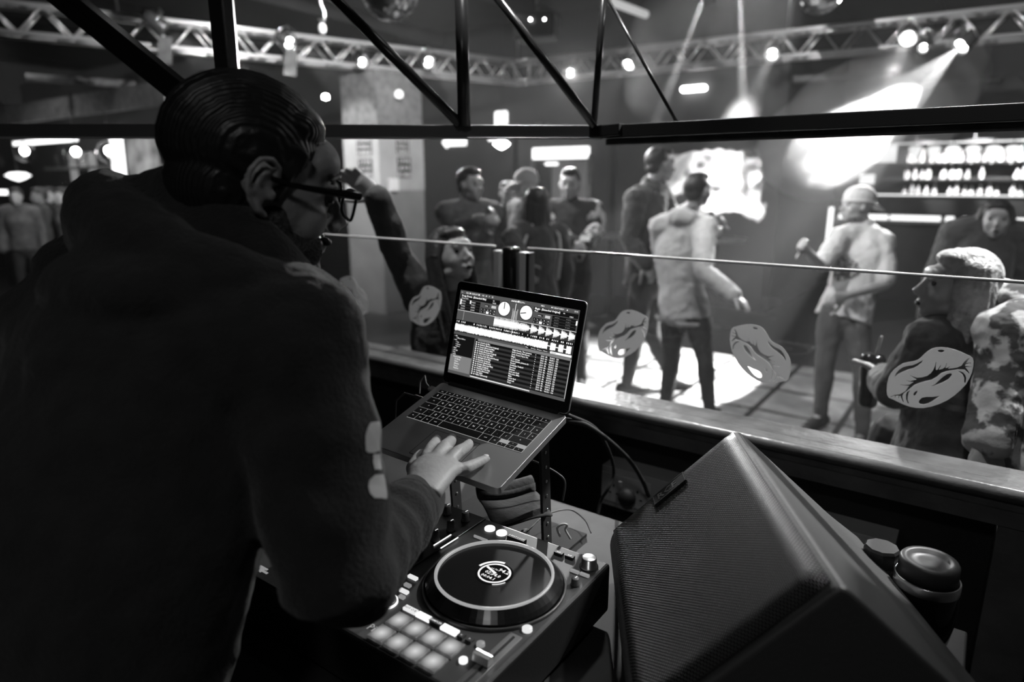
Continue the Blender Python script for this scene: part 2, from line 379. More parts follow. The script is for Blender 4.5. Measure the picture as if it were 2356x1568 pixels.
OUT = [(1275,185),(1400,195),(1520,225),(1650,270),(1760,320),(1860,365),(1905,405),(1922,470),(1918,560),(1895,680),(1850,790),(1770,930),(1660,1045),(1540,1150),(1400,1245),(1240,1320),(1080,1372),(920,1402),(780,1398),(650,1375),(520,1330),(400,1275),(300,1225),(225,1195),(192,1140),(182,1050),(190,920),(220,790),(260,710),(330,630),(420,560),(510,505),(620,480),(730,462),(800,440),(860,395),(930,325),(1000,265),(1080,215),(1170,190)]
HOLES = [
 [(1195,255),(1240,235),(1300,235),(1345,255),(1310,285),(1270,292),(1225,280)],
 [(335,785),(375,700),(440,630),(510,585),(600,560),(700,545),(790,510),(860,470),(912,440),(880,495),(800,560),(710,605),(600,635),(500,675),(410,720)],
 [(620,730),(700,765),(790,795),(900,785),(1000,755),(1070,700),(1115,640),(1150,560),(1165,480),(1172,485),(1165,580),(1165,640),(1200,640),(1265,540),(1268,548),(1225,635),(1300,620),(1355,580),(1385,500),(1388,510),(1360,600),(1390,600),(1455,560),(1410,615),(1500,608),(1600,590),(1680,555),(1740,470),(1800,415),(1850,400),(1820,440),(1775,500),(1870,495),(1870,512),(1765,525),(1750,560),(1880,580),(1880,592),(1760,585),(1800,640),(1845,710),(1830,715),(1740,635),(1600,630),(1500,645),(1380,665),(1270,705),(1180,780),(1080,835),(960,865),(850,895),(740,935),(660,1000),(590,1060),(520,1110),(500,1150),(500,1200),(530,1285),(510,1285),(470,1200),(460,1160),(440,1160),(420,1215),(415,1210),(425,1155),(370,1155),(350,1195),(345,1190),(355,1155),(300,1165),(262,1185),(270,1165),(340,1140),(450,1125),(560,1060),(630,960),(540,955),(450,938),(455,930),(560,938),(640,932),(720,880),(640,880),(570,855),(575,848),(650,865),(780,830),(700,785)],
 [(1055,972),(1150,925),(1230,850),(1310,780),(1390,725),(1450,708),(1490,715),(1480,750),(1420,820),(1320,880),(1220,920),(1130,955)],
 [(1598,670),(1650,665),(1710,690),(1755,740),(1775,800),(1765,880),(1750,910),(1735,880),(1735,800),(1700,730),(1650,690)],
 [(655,1040),(620,1100),(605,1180),(605,1240),(635,1318),(600,1300),(570,1230),(568,1140),(590,1080)],
 [(800,1052),(790,1090),(760,1140),(730,1155),(718,1130),(730,1095),(760,1070)],
 [(822,1290),(840,1240),(890,1195),(980,1178),(1100,1178),(1200,1165),(1262,1160),(1190,1200),(1100,1260),(1010,1310),(920,1328),(850,1318)],
]
def sticker_mesh():
    cen = PY(2020+1050/8.71, 780+800/8.71, YG)
    c = bpy.data.curves.new('s', 'CURVE'); c.dimensions = '2D'; c.fill_mode = 'BOTH'; c.extrude = .0004
    for poly in [OUT] + HOLES:
        sp = c.splines.new('POLY'); sp.points.add(len(poly)-1); sp.use_cyclic_u = True
        for i, (x, y) in enumerate(poly):
            q = PY(2020+x/8.71, 780+y/8.71, YG) - cen; sp.points[i].co = (q.x, q.z, 0, 1)
    ob = bpy.data.objects.new('s', c); COL.objects.link(ob); dg = bpy.context.evaluated_depsgraph_get(); dg.update()
    me = bpy.data.meshes.new_from_object(ob.evaluated_get(dg)); r = ([v.co.copy() for v in me.vertices], [tuple(p.vertices) for p in me.polygons])
    bpy.data.objects.remove(ob); bpy.data.curves.remove(c)
    return r
SV, SF = sticker_mesh()
for i, (x, par) in enumerate(((-1.88, paneL), (-1.52, paneL), (-.784, paneR), (-.421, paneR), (-.062, paneR))):
    sx = -1 if i in (0, 3) else 1
    c = V((x, YG-.0025, 1.292)); mb = MB()
    mb.add([c + V((v.x*sx, v.z, v.y)) for v in SV], SF, 0, False)
    mb.build('lips_sticker', 'sticker', par, origin=c)
post = thing('screen_post', 'short black round post with clamp plates between the glass panes', 'post', (-1.165, YG, ZG0))
MB().lathe([(.028,0),(.028,.405),(.025,.412),(0,.412)], (-1.165, YG, ZG0)).build('tube', 'blackg', post)
for x in (-1.213, -1.117): MB().box((x, YG, ZG0+.2), (.022, .026, .4)).build('clamp_plate', 'white', post, bevel=.002)
MB().box((-1.095, YG-.002, ZG0+.2), (.012, .03, .4)).build('rubber_seal', 'rubber', post)

# ------------------------------------------------------------------ overhead booth frame: rails, board strip, struts
CO = V((-.865, YG, 1.815)); DL = V((-.80, -.60, 0)).normalized(); NL = V((-DL.y, DL.x, 0))
def box_between(mb, a, b, w, h, m=0, upv=(0, 0, 1)):
    a, b = V(a), V(b); t = (b-a).normalized(); u = V(upv); s = t.cross(u).normalized(); u = s.cross(t)
    rot = Matrix((t, s, u)).transposed(); return mb.box((a+b)/2, ((b-a).length, w, h), rot, m)
fr = thing('overhead_frame', 'black steel frame of rails and slanting struts above the booth front', 'frame', (-.865, YG, 1.8))
def rail(name, a, b, w, h, m): return box_between(MB(), a, b, w, h).build(name, m, fr, bevel=.003)
a = CO + V((0, 0, .012)); rail('top_rail', a, V((.35, YG, a.z)), .03, .034, 'blacksteel')
rail('grey_board', CO + V((0, .02, -.012)), V((.35, YG+.02, CO.z-.012)), .02, .016, 'clothmid')
rail('corner_bracket', CO + V((-.03, -.01, .012)), CO + V((.06, -.012, .016)), .04, .03, 'blackm')
LE = CO + DL*2.2
rail('side_board', CO + V((0, 0, .014)), LE + V((0, 0, .014)), .012, .032, 'perspex')
rail('side_board_lip', CO + V((0, -.004, -.004)), LE + V((0, -.004, -.004)), .014, .005, 'edge')
def onL(px, py): return PP(px, py, CO+NL*.02, NL)
def strut(a, b, w, name='strut'):
    mb = MB().tube([a, b], w/2, 12, cap='flat'); return mb.build(name, 'blacksteel', fr)
def ch(a, b, w):
    t = (b-a).normalized(); s = t.cross(V((0, 1, 0))).normalized(); mb = MB()
    for k in (-1, 1): box_between(mb, a+s*k*w*.3, b+s*k*w*.3, w*.35, .03, upv=s)
    box_between(mb, a, b, w*.5, .012, upv=s); mb.build('strut', 'blacksteel', fr)
ch(onL(105, -40), onL(455, 245), .060)
mb = MB(); box_between(mb, onL(493, -60), onL(527, 275), .032, .032, upv=DL); mb.build('upright', 'blacksteel', fr)
mb = MB(); box_between(mb, onL(517, -60), onL(546, 275), .012, .03, upv=DL); mb.build('upright', 'steel', fr)
strut(onL(735, -40), onL(1058, 285), .026); strut(onL(1060, -60), onL(1068, 290), .034, 'upright')
strut(onL(1110, -50), onL(1368, 290), .022); strut(onL(1392, -50), onL(1366, 290), .018, 'upright')
strut(PY(1395, -10, YG), PY(1562, 290, YG), .009)

# ------------------------------------------------------------------ desk and equipment
ZD = .98
M['deskm'] = mat('desk_laminate', .014, .6, var=.5, vscale=12)
dk = thing('dj_desk', 'black desk carrying the controller and the wedge speaker', 'desk', (-.75, .85, 0))
MB().box((-.78, .82, ZD-.02), (1.68, .78, .04)).build('desktop', 'deskm', dk, bevel=.004)
for x in (-1.55, .02):
    for y in (.48, 1.16): MB().box((x, y, (ZD-.04)/2), (.05, .05, ZD-.04)).build('leg', 'black', dk)
# --- DJ controller (top at 1.08)
ZT = 1.08
CX1, CY1 = -.441, .903; CX0, CY0 = CX1-.71, CY1-.375
ct = thing('dj_controller', 'black two-deck DJ controller with glowing pads and a round jog wheel', 'dj controller', ((CX0+CX1)/2, (CY0+CY1)/2, ZD))
MB().box(((CX0+CX1)/2, (CY0+CY1)/2, (ZD+ZT)/2+.005), (CX1-CX0, CY1-CY0, ZT-ZD-.01)).build('body', 'plastic', ct, bevel=.006)
MB().box(((CX0+CX1)/2, (CY0+CY1)/2, ZT-.0015), (CX1-CX0-.012, CY1-CY0-.012, .003)).build('top_plate', 'plastics', ct, bevel=.001)
def zt(px, py, h=0): return PZ(px, py, ZT+h)
jx, jy = -.5625, .741
M['jogface'] = mat('jog_face', .008, .22)
def jog(cx, cyy, full=True):
    o = V((cx, cyy, ZT))
    MB().lathe([(.1135,0),(.1135,.004),(.1115,.0055),(.1095,.004),(.1095,0),(.1135,0)], o, n=64).build('jog_surround', 'plastics', ct)
    MB().lathe([(.1085,.001),(.1085,.008),(.104,.013),(.0945,.022),(.094,.020),(.0935,.020),(0,.020)], o, n=64, smooth=False).build('jog_wheel', 'jogface', ct)
    MB().lathe([(.0945,.0215),(.0945,.024),(.090,.0245),(.0895,.0205),(.0945,.0215)], o, n=64).build('jog_rim', 'e_rim_highlight', ct)  # emission paints in the bright reflection on the chrome rim
    if full:
        c = MB().lathe([(.030,.0205),(0,.0205)], o, n=40, m=0)
        c.lathe([(.0265,.021),(.0265,.0212),(.0235,.0212),(.0235,.021),(.0265,.021)], o, n=40, m=1)
        for a0, a1 in ((95, 175), (-60, -20)):
            k = 12; vs = []
            for i in range(k+1):
                a = R(a0+(a1-a0)*i/k)
                for r in (.0295, .034 if a0 > 0 else .0315): vs.append(o+V((r*math.cos(a), r*math.sin(a), .0211)))
            c.add(vs, [(2*i, 2*i+1, 2*i+3, 2*i+2) for i in range(k)], 1, False)
        c.box(o+V((-.009, .004, .0213)), (.024, .004, .0004), ROTZ(R(-20)), 1)
        X, Y = V((1, 0, 0)), V((0, 1, 0))
        c.text('94.2', o+V((.000, .008, .0214)), X, Y, .012, 1, bold=.015); c.text('02:34.0', o+V((-.015, -.007, .0214)), X, Y, .010, 1, bold=.02)
        c.text('00:04.1', o+V((-.015, -.017, .0214)), X, Y, .009, 1, bold=.02); c.text('+0.7%', o+V((-.013, .007, .0214)), X, Y, .0055, 1)
        c.build('jog_display', ['e_g0', 'e_w'], ct, fix=False)
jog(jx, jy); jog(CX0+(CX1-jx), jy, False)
X, Y = V((1, 0, 0)), V((0, 1, 0))
p0 = zt(919, 1432); pu = (zt(1037, 1494)-p0)/3; pv = zt(879, 1462)-p0
PM = MB().box((0, 0, .0025), (.0285, .0300, .005)); pmesh = None
for dxk in (0, CX0-(p0.x-.018)+.02):
    for r_ in range(2):
        for c_ in range(4):
            q = V((p0.x+dxk+.0322*c_, p0.y-.0345*r_, ZT))
            if pmesh is None:
                pb = MB().box((0, 0, .0025), (.0285, .0305, .005)).build('pad', 'pad', ct, origin=(0, 0, 0), bevel=.0012); pmesh = pb.data; pb.location = q - wloc(ct)
            else:
                pb2 = pb.copy(); COL.objects.link(pb2); pb2.location = q - wloc(ct)
def btn(px, py, w, h, m='e_btn2', name='button', z=.004, t=None, rot=0):
    q = zt(px, py); b = MB().box(q+V((0, 0, z/2)), (w, h, z), m=0); ms = [m]
    if t: b.text(t, q+V((0, -h*.25, z+.0004)), X, Y, h*.6, 1, 'CENTER', bold=.01); ms.append('e_leg' if m not in ('e_btn', 'e_leg') else 'blackm')
    return b.build(name, ms, ct, fix=False)
btn(945, 1405, .024, .009, 'e_leg', 'mode_button', t='HOT CUE'); btn(976, 1421, .026, .010, 'e_btn', 'mode_button')
btn(1004, 1434, .024, .009, 'plastics', 'mode_button', t='SAMPLER'); btn(1035, 1451, .028, .011, 'e_btn', 'mode_button')
btn(1062, 1465, .010, .009, 'plastics', 'page_button', t='<'); btn(1081, 1474, .010, .009, 'plastics', 'page_button', t='>')
for px, py in ((1127, 1217), (1154, 1227)):
    MB().lathe([(.010,0),(.010,.003),(.009,.004),(0,.004)], zt(px, py)).build('round_button', 'e_btn', ct)
b = MB(); q = zt(1189, 1240); b.box(q+V((0, 0, .002)), (.036, .010, .004)); b.text('4 BEAT LOOP', q+V((0, -.002, .0044)), X, Y, .0055, 1, 'CENTER')
b.build('loop_button', ['plastics', 'e_leg'], ct, fix=False)
btn(1106, 1240, .030, .003, 'e_btn2', 'lamp_bar'); btn(1286, 1274, .016, .008, 'plastics', 'button', t='SLIP'); btn(1311, 1282, .016, .008, 'plastics', 'button', t='SLIP')
btn(1322, 1316, .016, .005, 'e_btn2'); btn(1345, 1324, .016, .005, 'e_btn2')
for px, py, m, r in ((1066, 1521, 'e_btn', .006), (1106, 1484, 'e_btn2', .006), (1213, 1449, 'e_leg', .0075)):
    MB().lathe([(r,0),(r,.004),(r*.7,.0055),(0,.0055)], zt(px, py)).build('round_button', m, ct)
def knob(q, r, h, m='chrome', line=True):
    q = V(q); k = MB(); prof = []
    n = 24; vs = []
    k.lathe([(r*1.15,0),(r*1.15,h*.15),(r,h*.2),(r*.92,h),(r*.8,h*1.03),(0,h*1.03)], q, n=28)
    if line: k.box(q+V((0, r*.5, h*1.035)), (r*.18, r*.9, .0006), m=1); k.box(q+V((0, r*.97, h*.55)), (r*.15, r*.12, h*.9), m=1)
    k.build('knob', [m, 'e_leg'], ct)
knob(zt(1355, 1303), .0135, .017, 'steel', False); knob(zt(1323, 1345), .0065, .012, 'plastics')
# pitch fader
fs_, fe_ = zt(1188, 1446), zt(1118, 1530)
fx = -.4645
MB().box((fx, .600, ZT+.001), (.020, .125, .002)).build('fader_plate', 'steel', ct, bevel=.0005)
MB().box((fx, .600, ZT+.0025), (.003, .112, .002)).build('fader_slot', 'blackm', ct)
MB().prism([(-.007, 0), (.007, 0), (.005, .011), (.0012, .012), (0, .009), (-.0012, .012), (-.005, .011)], (fx+.008, .592, ZT+.003), (0, 1, 0), (0, 0, 1), -.026).build('fader_cap', 'alu', ct)
# loop ring lights at the left of the pads (play and cue buttons)
for px, py in ((833, 1425), (893, 1388)):
    q = zt(px, py); q = V((q.x-.006, q.y, ZT))
    MB().lathe([(.0195,0),(.0195,.003),(.0175,.003),(.0175,0),(.0195,0)], q, n=40).build('ring_light', 'e_btn', ct)
    MB().lathe([(.017,0),(.017,.004),(.015,.005),(0,.005)], q, n=32).build('play_button', 'plastics', ct)
# mixer section
mxx = (CX0+CX1)/2
MB().box((mxx, (CY0+CY1)/2, ZT+.0015), (.190, CY1-CY0-.01, .003)).build('mixer_plate', 'black', ct, bevel=.001)
for cxx in (-.07, -.025, .025, .07):
    for r_ in range(4): knob((mxx+cxx, CY1-.035-.042*r_, ZT+.003), .0075, .018, 'plastics')
    MB().box((mxx+cxx, CY0+.11, ZT+.004), (.003, .07, .002)).build('fader_slot', 'blackm', ct)
    MB().box((mxx+cxx, CY0+.12, ZT+.009), (.014, .010, .012)).build('fader_cap', 'plastics', ct, bevel=.002)
for k in (0, 1):
    b = MB()
    for i in range(9):
        q = zt(1001+k*16+i*4.3, 1257+k*6.5-i*2.7); q = V((q.x, q.y, ZT+.004)); b.box(q, (.0022, .006, .001))
    b.build('level_meter', 'e_led', ct)
MB().text('Pioneer', (p0.x-.03, CY0+.022, ZT+.001), X, Y, .018, 0, bold=.01).build('maker_lettering', 'offwhite', ct, fix=False)
for px, py, w in ((950, 1330, .018), (938, 1348, .012), (930, 1362, .016), (925, 1375, .010)): btn(px, py, w, .006, 'e_leg' if w > .015 else 'e_btn2', 'small_button')
# left deck lamps seen under the arm
for i in range(2): btn(607+i*0, 1310+i*8, .02, .004, 'e_btn2', 'lamp_bar')

# --- laptop
LT = V((-.886, .991, 1.295)); U1 = V((.942, .037, -.047)).normalized(); V1 = V((-.008, 1.021, .268)); V1 = (V1-U1*V1.dot(U1)).normalized()
LN = U1.cross(V1); LW, LDp = .297, .229
LT = LT
lp = thing('laptop', 'open silver laptop with backlit keys showing music mixing software', 'laptop', LT+U1*LW/2-V1*LDp/2)
def LB(u, v, h=0): return LT + U1*u - V1*v + LN*h            # u right, v towards the front, h above the deck
ROT = Matrix((U1, V1, LN)).transposed()
def rrect(w, h, r, k=6):
    pts = []
    for cx, cyy, a0 in ((w-r, r-h, -90), (w-r, -r, 0), (r, -r, 90), (r, r-h, 180)):
        for i in range(k+1): a = R(a0+90*i/k); pts.append((cx+r*math.cos(a), cyy+r*math.sin(a)))
    return pts
MB().prism(rrect(LW, LDp, .009), LB(0, 0, -.013), U1, V1, .013).build('base', 'alum2', lp, bevel=.0012)
KX, KY, KW, KH = .0175, .026, .262, .106
MB().prism([(0, 0), (KW, 0), (KW, -KH), (0, -KH)], LB(KX, KY, .0001), U1, V1, .0002).build('keyboard_backlight', 'e_key', lp)
MB().prism(rrect(.101, .076, .003), LB(.098, .142, .0001), U1, V1, .0003).build('trackpad', 'alum2', lp)
b = MB()
for a_, c_, w_, h_ in ((.098, .142, .101, .0006), (.098, .2175, .101, .0006), (.098, .142, .0006, .076), (.1985, .142, .0006, .076)):
    b.prism([(0, 0), (w_, 0), (w_, -h_), (0, -h_)], LB(a_, c_, .0002), U1, V1, .0004)
b.build('trackpad_seam', 'blackm', lp)
rows = [
 (.55, [('esc', 1.0)] + [(t, 1.0) for t in ('F1','F2','F3','F4','F5','F6','F7','F8','F9','F10','F11','F12')] + [('o', 1.0)]),
 (1, [('§', 1)] + [(c, 1) for c in '1234567890-='] + [('<-', 1.55)]),
 (1, [('->|', 1.55)] + [(c, 1) for c in 'QWERTYUIOP[]'] + [('<', 1)]),
 (1, [('^', 1.8)] + [(c, 1) for c in "ASDFGHJKL;'\\"] + [('<', .75)]),
 (1, [('^', 1.25), ('`', 1)] + [(c, 1) for c in 'ZXCVBNM,./'] + [('^', 2.3)]),
 (1, [('fn', 1), ('ctrl', 1), ('alt', 1), ('cmd', 1.3), ('', 5.3), ('cmd', 1.3), ('alt', 1)]),
]
tot = sum(r[0] for r in rows); y = KY
for ri, (rh, keys) in enumerate(rows):
    h = KH*rh/tot; wsum = sum(k[1] for k in keys); W_ = KW if ri < 5 else KW*(wsum/(wsum+3.05)); x = KX
    ks = [(t, w*W_/wsum) for t, w in keys]
    for t, w in ks:
        g = .0009; b = MB(); b.prism([(0, 0), (w-2*g, 0), (w-2*g, -(h-2*g)), (0, -(h-2*g))], LB(x+g, y+g, .0003), U1, V1, .0011)
        if t:
            sz = .0062 if len(t) == 1 else .0036
            b.text(t, LB(x+w/2, y+h/2+sz*.35, .00155), U1, V1, sz, 1, 'CENTER')
        b.build('key', ['keyplastic', 'e_leg'], lp, fix=False); x += w
    if ri == 5:
        aw = (KX+KW-x)/3
        for ax, ay, hh in ((0, .5, .5), (1, 0, .5), (1, .5, .5), (2, .5, .5)):
            b = MB(); g = .0009; b.prism([(0, 0), (aw-2*g, 0), (aw-2*g, -(h*hh-2*g)), (0, -(h*hh-2*g))], LB(x+aw*ax+g, y+h*ay+g, .0003), U1, V1, .0011)
            b.text('•', LB(x+aw*(ax+.5), y+h*(ay+.33), .00155), U1, V1, .006, 1, 'CENTER'); b.build('key', ['keyplastic', 'e_leg'], lp, fix=False)
    y += h
# lid
LA = R(103)
D2 = V((0, math.cos(math.pi-LA), math.sin(LA))); D2 = (D2-U1*D2.dot(U1)).normalized(); N2 = U1.cross(D2)
LH = .212; LW2 = .298
LO = LB(-.0005, -.001, .001)
def LL(u, v, h=0): return LO + U1*u*LW2 + D2*(LH*v) + N2*h    # u,v 0..1, v up
MB().prism([(p[0], p[1]+LH) for p in rrect(LW2, LH, .009)], LO - N2*.006, U1, D2, .005).build('lid', 'alum2', lp, bevel=.001)
MB().prism([(p[0]+.001, p[1]+LH-.001) for p in rrect(LW2-.002, LH-.002, .009)], LO - N2*.001, U1, D2, .0008).build('bezel', 'screenglass', lp)
MB().tube([LB(.02, -.001, .0), LB(LW-.02, -.001, .0)], .0055, 12, cap='flat').build('hinge', 'blackm', lp)
MB().ell(LL(.5, .965, -.0001), (.0013, .0013, .0013)).build('webcam', 'lens', lp)
# screen: u,v in 0..1 with v down from the top
su0, su1, sv0, sv1 = .038, .962, .915, .105
def SU(u, v, h=0): return LL(su0+(su1-su0)*u, sv0+(sv1-sv0)*v, h)
SWm = LW2*(su1-su0); SHm = LH*(sv0-sv1)
sc = MB()
def rc(u0, v0, u1, v1, m, h=.0002): sc.add([SU(u0, v1, h), SU(u1, v1, h), SU(u1, v0, h), SU(u0, v0, h)], [(0, 1, 2, 3)], m, False)
def tx(s, u, v, size, m=5, h=.0009, al='LEFT', sx=1, bold=.01): sc.text(s, SU(u, v, h), U1, D2, size*SHm, m, al, sx, bold=bold)
def disc(u, v, r, m, h, n=32):
    c = SU(u, v, h); vs = [c]+[c+U1*(r*SHm*math.cos(2*math.pi*i/n))+D2*(r*SHm*math.sin(2*math.pi*i/n)) for i in range(n)]
    sc.add(vs, [(0, 1+i, 1+(i+1) % n) for i in range(n)], m, False)
# materials: 0 black 1 dark 2 mid 3 grey 4 bright 5 white
rc(0, 0, 1, 1, 1); rc(0, 0, 1, .042, 2, .0003)
tx('serato', .455, .033, .034, 5, bold=.03); disc(.515, .022, .012, 5, .0006); tx('DJ Pro', .525, .033, .026, 5)
for i, (u, t) in enumerate(((.01, '•••'), (.055, 'REC'), (.085, '●'), (.105, 'DISPLAY'), (.165, '■'), (.2, 'FX'), (.23, 'SP'), (.26, 'P'), (.285, '▣'))): tx(t, u, .032, .024)
for u, t in ((.70, 'MIDI'), (.78, 'MY SERATO'), (.85, 'HELP'), (.9, '✿'), (.96, '23:41')): tx(t, u, .03, .022)
rc(0, .045, 1, .236, 2, .0003)
rc(.005, .048, .36, .10, 0, .0004); tx('Deep Down  (Extended Mix)', .02, .072, .030, bold=.03); tx('Seven Suns', .02, .096, .022); tx('5A', .30, .07, .02); tx('04:22', .30, .096, .022)
rc(.645, .048, .995, .10, 0, .0004); tx('Magic  (Extended Original)', .655, .072, .030, bold=.03); tx('Majic', .655, .096, .022); tx('124.0', .93, .096, .022); tx('8A', .88, .07, .02)
for u0 in (.005, .80):
    rc(u0, .105, u0+.19, .232, 0, .0004)
    for r_ in range(4):
        for c_ in range(2): tx(f'0{c_}:{(r_*17+c_*23)%60:02d}.{r_}', u0+.02+c_*.09, .13+r_*.03, .020, 5 if u0 < .5 else 3)
    for r_ in range(5): rc(u0, .105+r_*.031, u0+.19, .1058+r_*.031, 3, .0006)
rc(.012, .105, .024, .17, 5, .0007); rc(.10, .105, .112, .145, 5, .0007); rc(.985, .12, .997, .17, 5, .0007)
for s0 in (.205, .655):
    for r_ in range(2):
        for c_ in range(5):
            rc(s0+c_*.027, .165+r_*.032, s0+.023+c_*.027, .192+r_*.032, 0, .0004); tx(str([1, 2, 4, 8, 16][c_]), s0+.006+c_*.027, .188+r_*.032, .022)
    rc(s0+.05, .197, s0+.073, .224, 5, .0008); rc(s0+.03, .12, s0+.07, .145, 0, .0005); tx('SYNC', s0+.033, .141, .018); rc(s0+.09, .12, s0+.13, .15, 4, .0006)
for u, a in ((.405, 92), (.59, 193)):
    disc(u, .13, .088, 0, .0005); disc(u, .13, .080, 5, .0007); c = SU(u, .13, .0009); d = U1*math.cos(R(a))+D2*math.sin(R(a)); n_ = N2.cross(d)*.0008
    sc.quad(c-n_, c+n_, c+n_+d*.075*SHm, c-n_+d*.075*SHm, 0)
for i, u in enumerate((.478, .487, .496, .508, .517)): rc(u, .05+.02*(i % 2)+(0 if i == 2 else .06), u+.004, .232, 5 if i == 2 else 4, .0006)
rc(0, .236, 1, .240, 5, .0008)
# waveforms
rc(0, .24, 1, .385, 1, .0003); rc(0, .24, .33, .352, 2, .0004); rc(.06, .24, .062, .35, 4, .0006)
def wave(u0, u1, vc, amp, n, fn, m=5, h=.0006):
    for i in range(n):
        a = fn(i/n)*amp; ua = u0+(u1-u0)*i/n; rc(ua, vc-a, ua+(u1-u0)/n*1.02, vc+a, m, h)
rnd = random.Random(3)
def w1(t):
    if t < .30: return .92 - .12*(t*14 % 1)
    if t < .42: return .75 if rnd.random() > .1 else .5
    k = (t*11) % 1; return .15 if k < .22 else (1-.75*(k-.22)) * (.8+.2*rnd.random())
wave(.335, .995, .295, .058, 200, w1, 4); wave(.335, .995, .295, .038, 200, w1, 5, .0007)
rc(0, .355, 1, .392, 0, .0005)
for i in range(70): 
    if rnd.random() > .2: rc(.01+i*.0141, .364, .01+i*.0141+.003+.006*rnd.random(), .382, 5, .0007)
def w2(t):
    if t > .78: k = (t*16) % 1; return .12 if k < .35 else .95*rnd.uniform(.8, 1)
    return rnd.uniform(.72, 1)
rc(0, .392, 1, .50, 1, .0004); wave(.0, .985, .443, .046, 230, w2, 5); rc(.5, .235, .503, .40, 5, .0009)
# library
rc(0, .50, 1, 1, 2, .0004); rc(0, .53, .195, .775, 0, .0005); rc(0, .775, .195, .965, 3, .0005); rc(.205, .54, .99, .965, 0, .0005)
rc(.225, .525, .99, .555, 3, .0006); rc(.83, .495, .995, .52, 5, .0007); tx('Search', .84, .515, .02, 0)
for i, t in enumerate(('Files', 'Browse', 'Prepare', 'History')): rc(.63+i*.048, .495, .672+i*.048, .518, 0, .0006); tx(t, .632+i*.048, .513, .018)
tree = ['All...', 'Music Videos', '80s', '90s', 'House', 'Disco', 'RnB', 'Garage', 'Pop', 'Indie']
for i, t in enumerate(tree): tx('▸ '+t, .012+(.02 if i in (1, 3, 4, 5) else 0), .555+i*.024, .022)
for i, t in enumerate(('Recent Files', 'Desktop', 'Drive', 'Albums', 'Tunes', 'Playlists')): tx(t, .03+(i > 0)*.015, .80+i*.027, .024)
names = ['Somebody Else', 'Believer (Extended Original)', 'Sunset (Extended Mix)', 'Feel It (Original Mix)', 'Firefly (Extended Original)', 'Gold Dust (Club Mix)', 'In The Dark (Extended Remix)', 'Midnight (Dub Mix)', 'Runaway (Original)', 'Hold On (Extended)', 'Paradise (Extended Mix)', 'Tonight (Original)', 'Waterfall (Club Edit)', 'Holiday (Extended)', 'City Lights', 'Higher (Extended)']
arts = ['Night Parade, The Lanterns', 'Lindo Sound, Pilot Room', 'Lindo Sound, Paper Sea', 'Magic', 'Low Canopy', 'Dawn System, Johnson St', 'Rewind', 'Southside, Teddy B', 'Resound', 'Masters', 'Dust and Gold', 'Blue Lane, Mika', 'Majic', 'Clover Red', 'Daybreak', 'West']
for i in range(16):
    v = .575+i*.0248
    if i % 2: rc(.205, v-.018, .99, v+.006, 1, .0006)
    rc(.212, v-.012, .222, v+.003, 5, .0008); rc(.232, v-.010, .242, v+.002, 5, .0008)
    tx(names[i], .25, v+.002, .023, bold=.03); tx(arts[i], .53, v+.002, .023, bold=.03)
    for u, t in ((.72, '▪'), (.765, '2016'), (.80, '4A'), (.835, f'0{3+i%4}:{(i*37)%60:02d}.{i%7}'), (.885, str(120+i % 9))): tx(t, u, v+.002, .022, bold=.03)
rc(.205, .975, .72, .985, 5, .0007); rc(.995, .54, .999, .97, 4, .0007)
sc.build('screen', ['e_g0', 'e_g3', 'e_g2', 'e_g1', 'e_w2', 'e_w'], lp, fix=False)
# usb plug and lead at the left of the laptop
us = thing('usb_lead', 'thin lead with metal plug in the left side of the laptop', 'cable', LB(-.02, .02, -.006))
box_between(MB(), LB(-.016, .022, -.006), LB(0, .024, -.006), .012, .005, upv=LN).build('plug', 'steel', us)
MB().tube([LB(-.016, .022, -.006), LB(-.03, .016, 0), LB(-.045, .0, .004), LB(-.05, .012, -.004), LB(-.04, .03, -.02)], .0016, 8).build('strap', 'clothmid', us)
us = thing('audio_lead', 'black lead looping down from the left edge of the laptop', 'cable', LB(-.02, .07, -.1))
MB().tube([LB(0, .062, -.006), LB(-.022, .060, -.006)], .004, 10).build('jack', 'rubber', us)
MB().tube([LB(-.022, .060, -.006), LB(-.05, .062, -.004), LB(-.066, .075, -.02), LB(-.072, .085, -.07), LB(-.07, .09, -.16)], .0018, 8).build('lead', 'rubber', us)
# laptop stand
st = thing('laptop_stand', 'black perforated metal stand holding the laptop above the controller', 'stand', (-.75, 1.0, ZD))
for u in (.03, .255):
    a, c = LB(u, .02, -.018), LB(u, .19, -.018)
    box_between(MB(), a, c, .025, .006, upv=LN).build('arm', 'black', st)
    ft = V((a.x, a.y+.02, ZD+.003)); b = MB(); box_between(b, a, ft, .006, .028, upv=(0, 1, 0)); 
    for k in range(8):
        q = a.lerp(ft, .1+.11*k); b.cyl(q+V((.0035, 0, 0)), q+V((.0045, 0, 0)), .003, n=10, m=1)
    b.build('upright', ['blackm', 'steel'], st)
box_between(MB(), LB(.03, .03, -.019), LB(.255, .03, -.019), .02, .005, upv=LN).build('crossbar', 'black', st)
MB().box((-.75, 1.05, ZD+.003), (.30, .12, .006)).build('foot_plate', 'blackm', st)

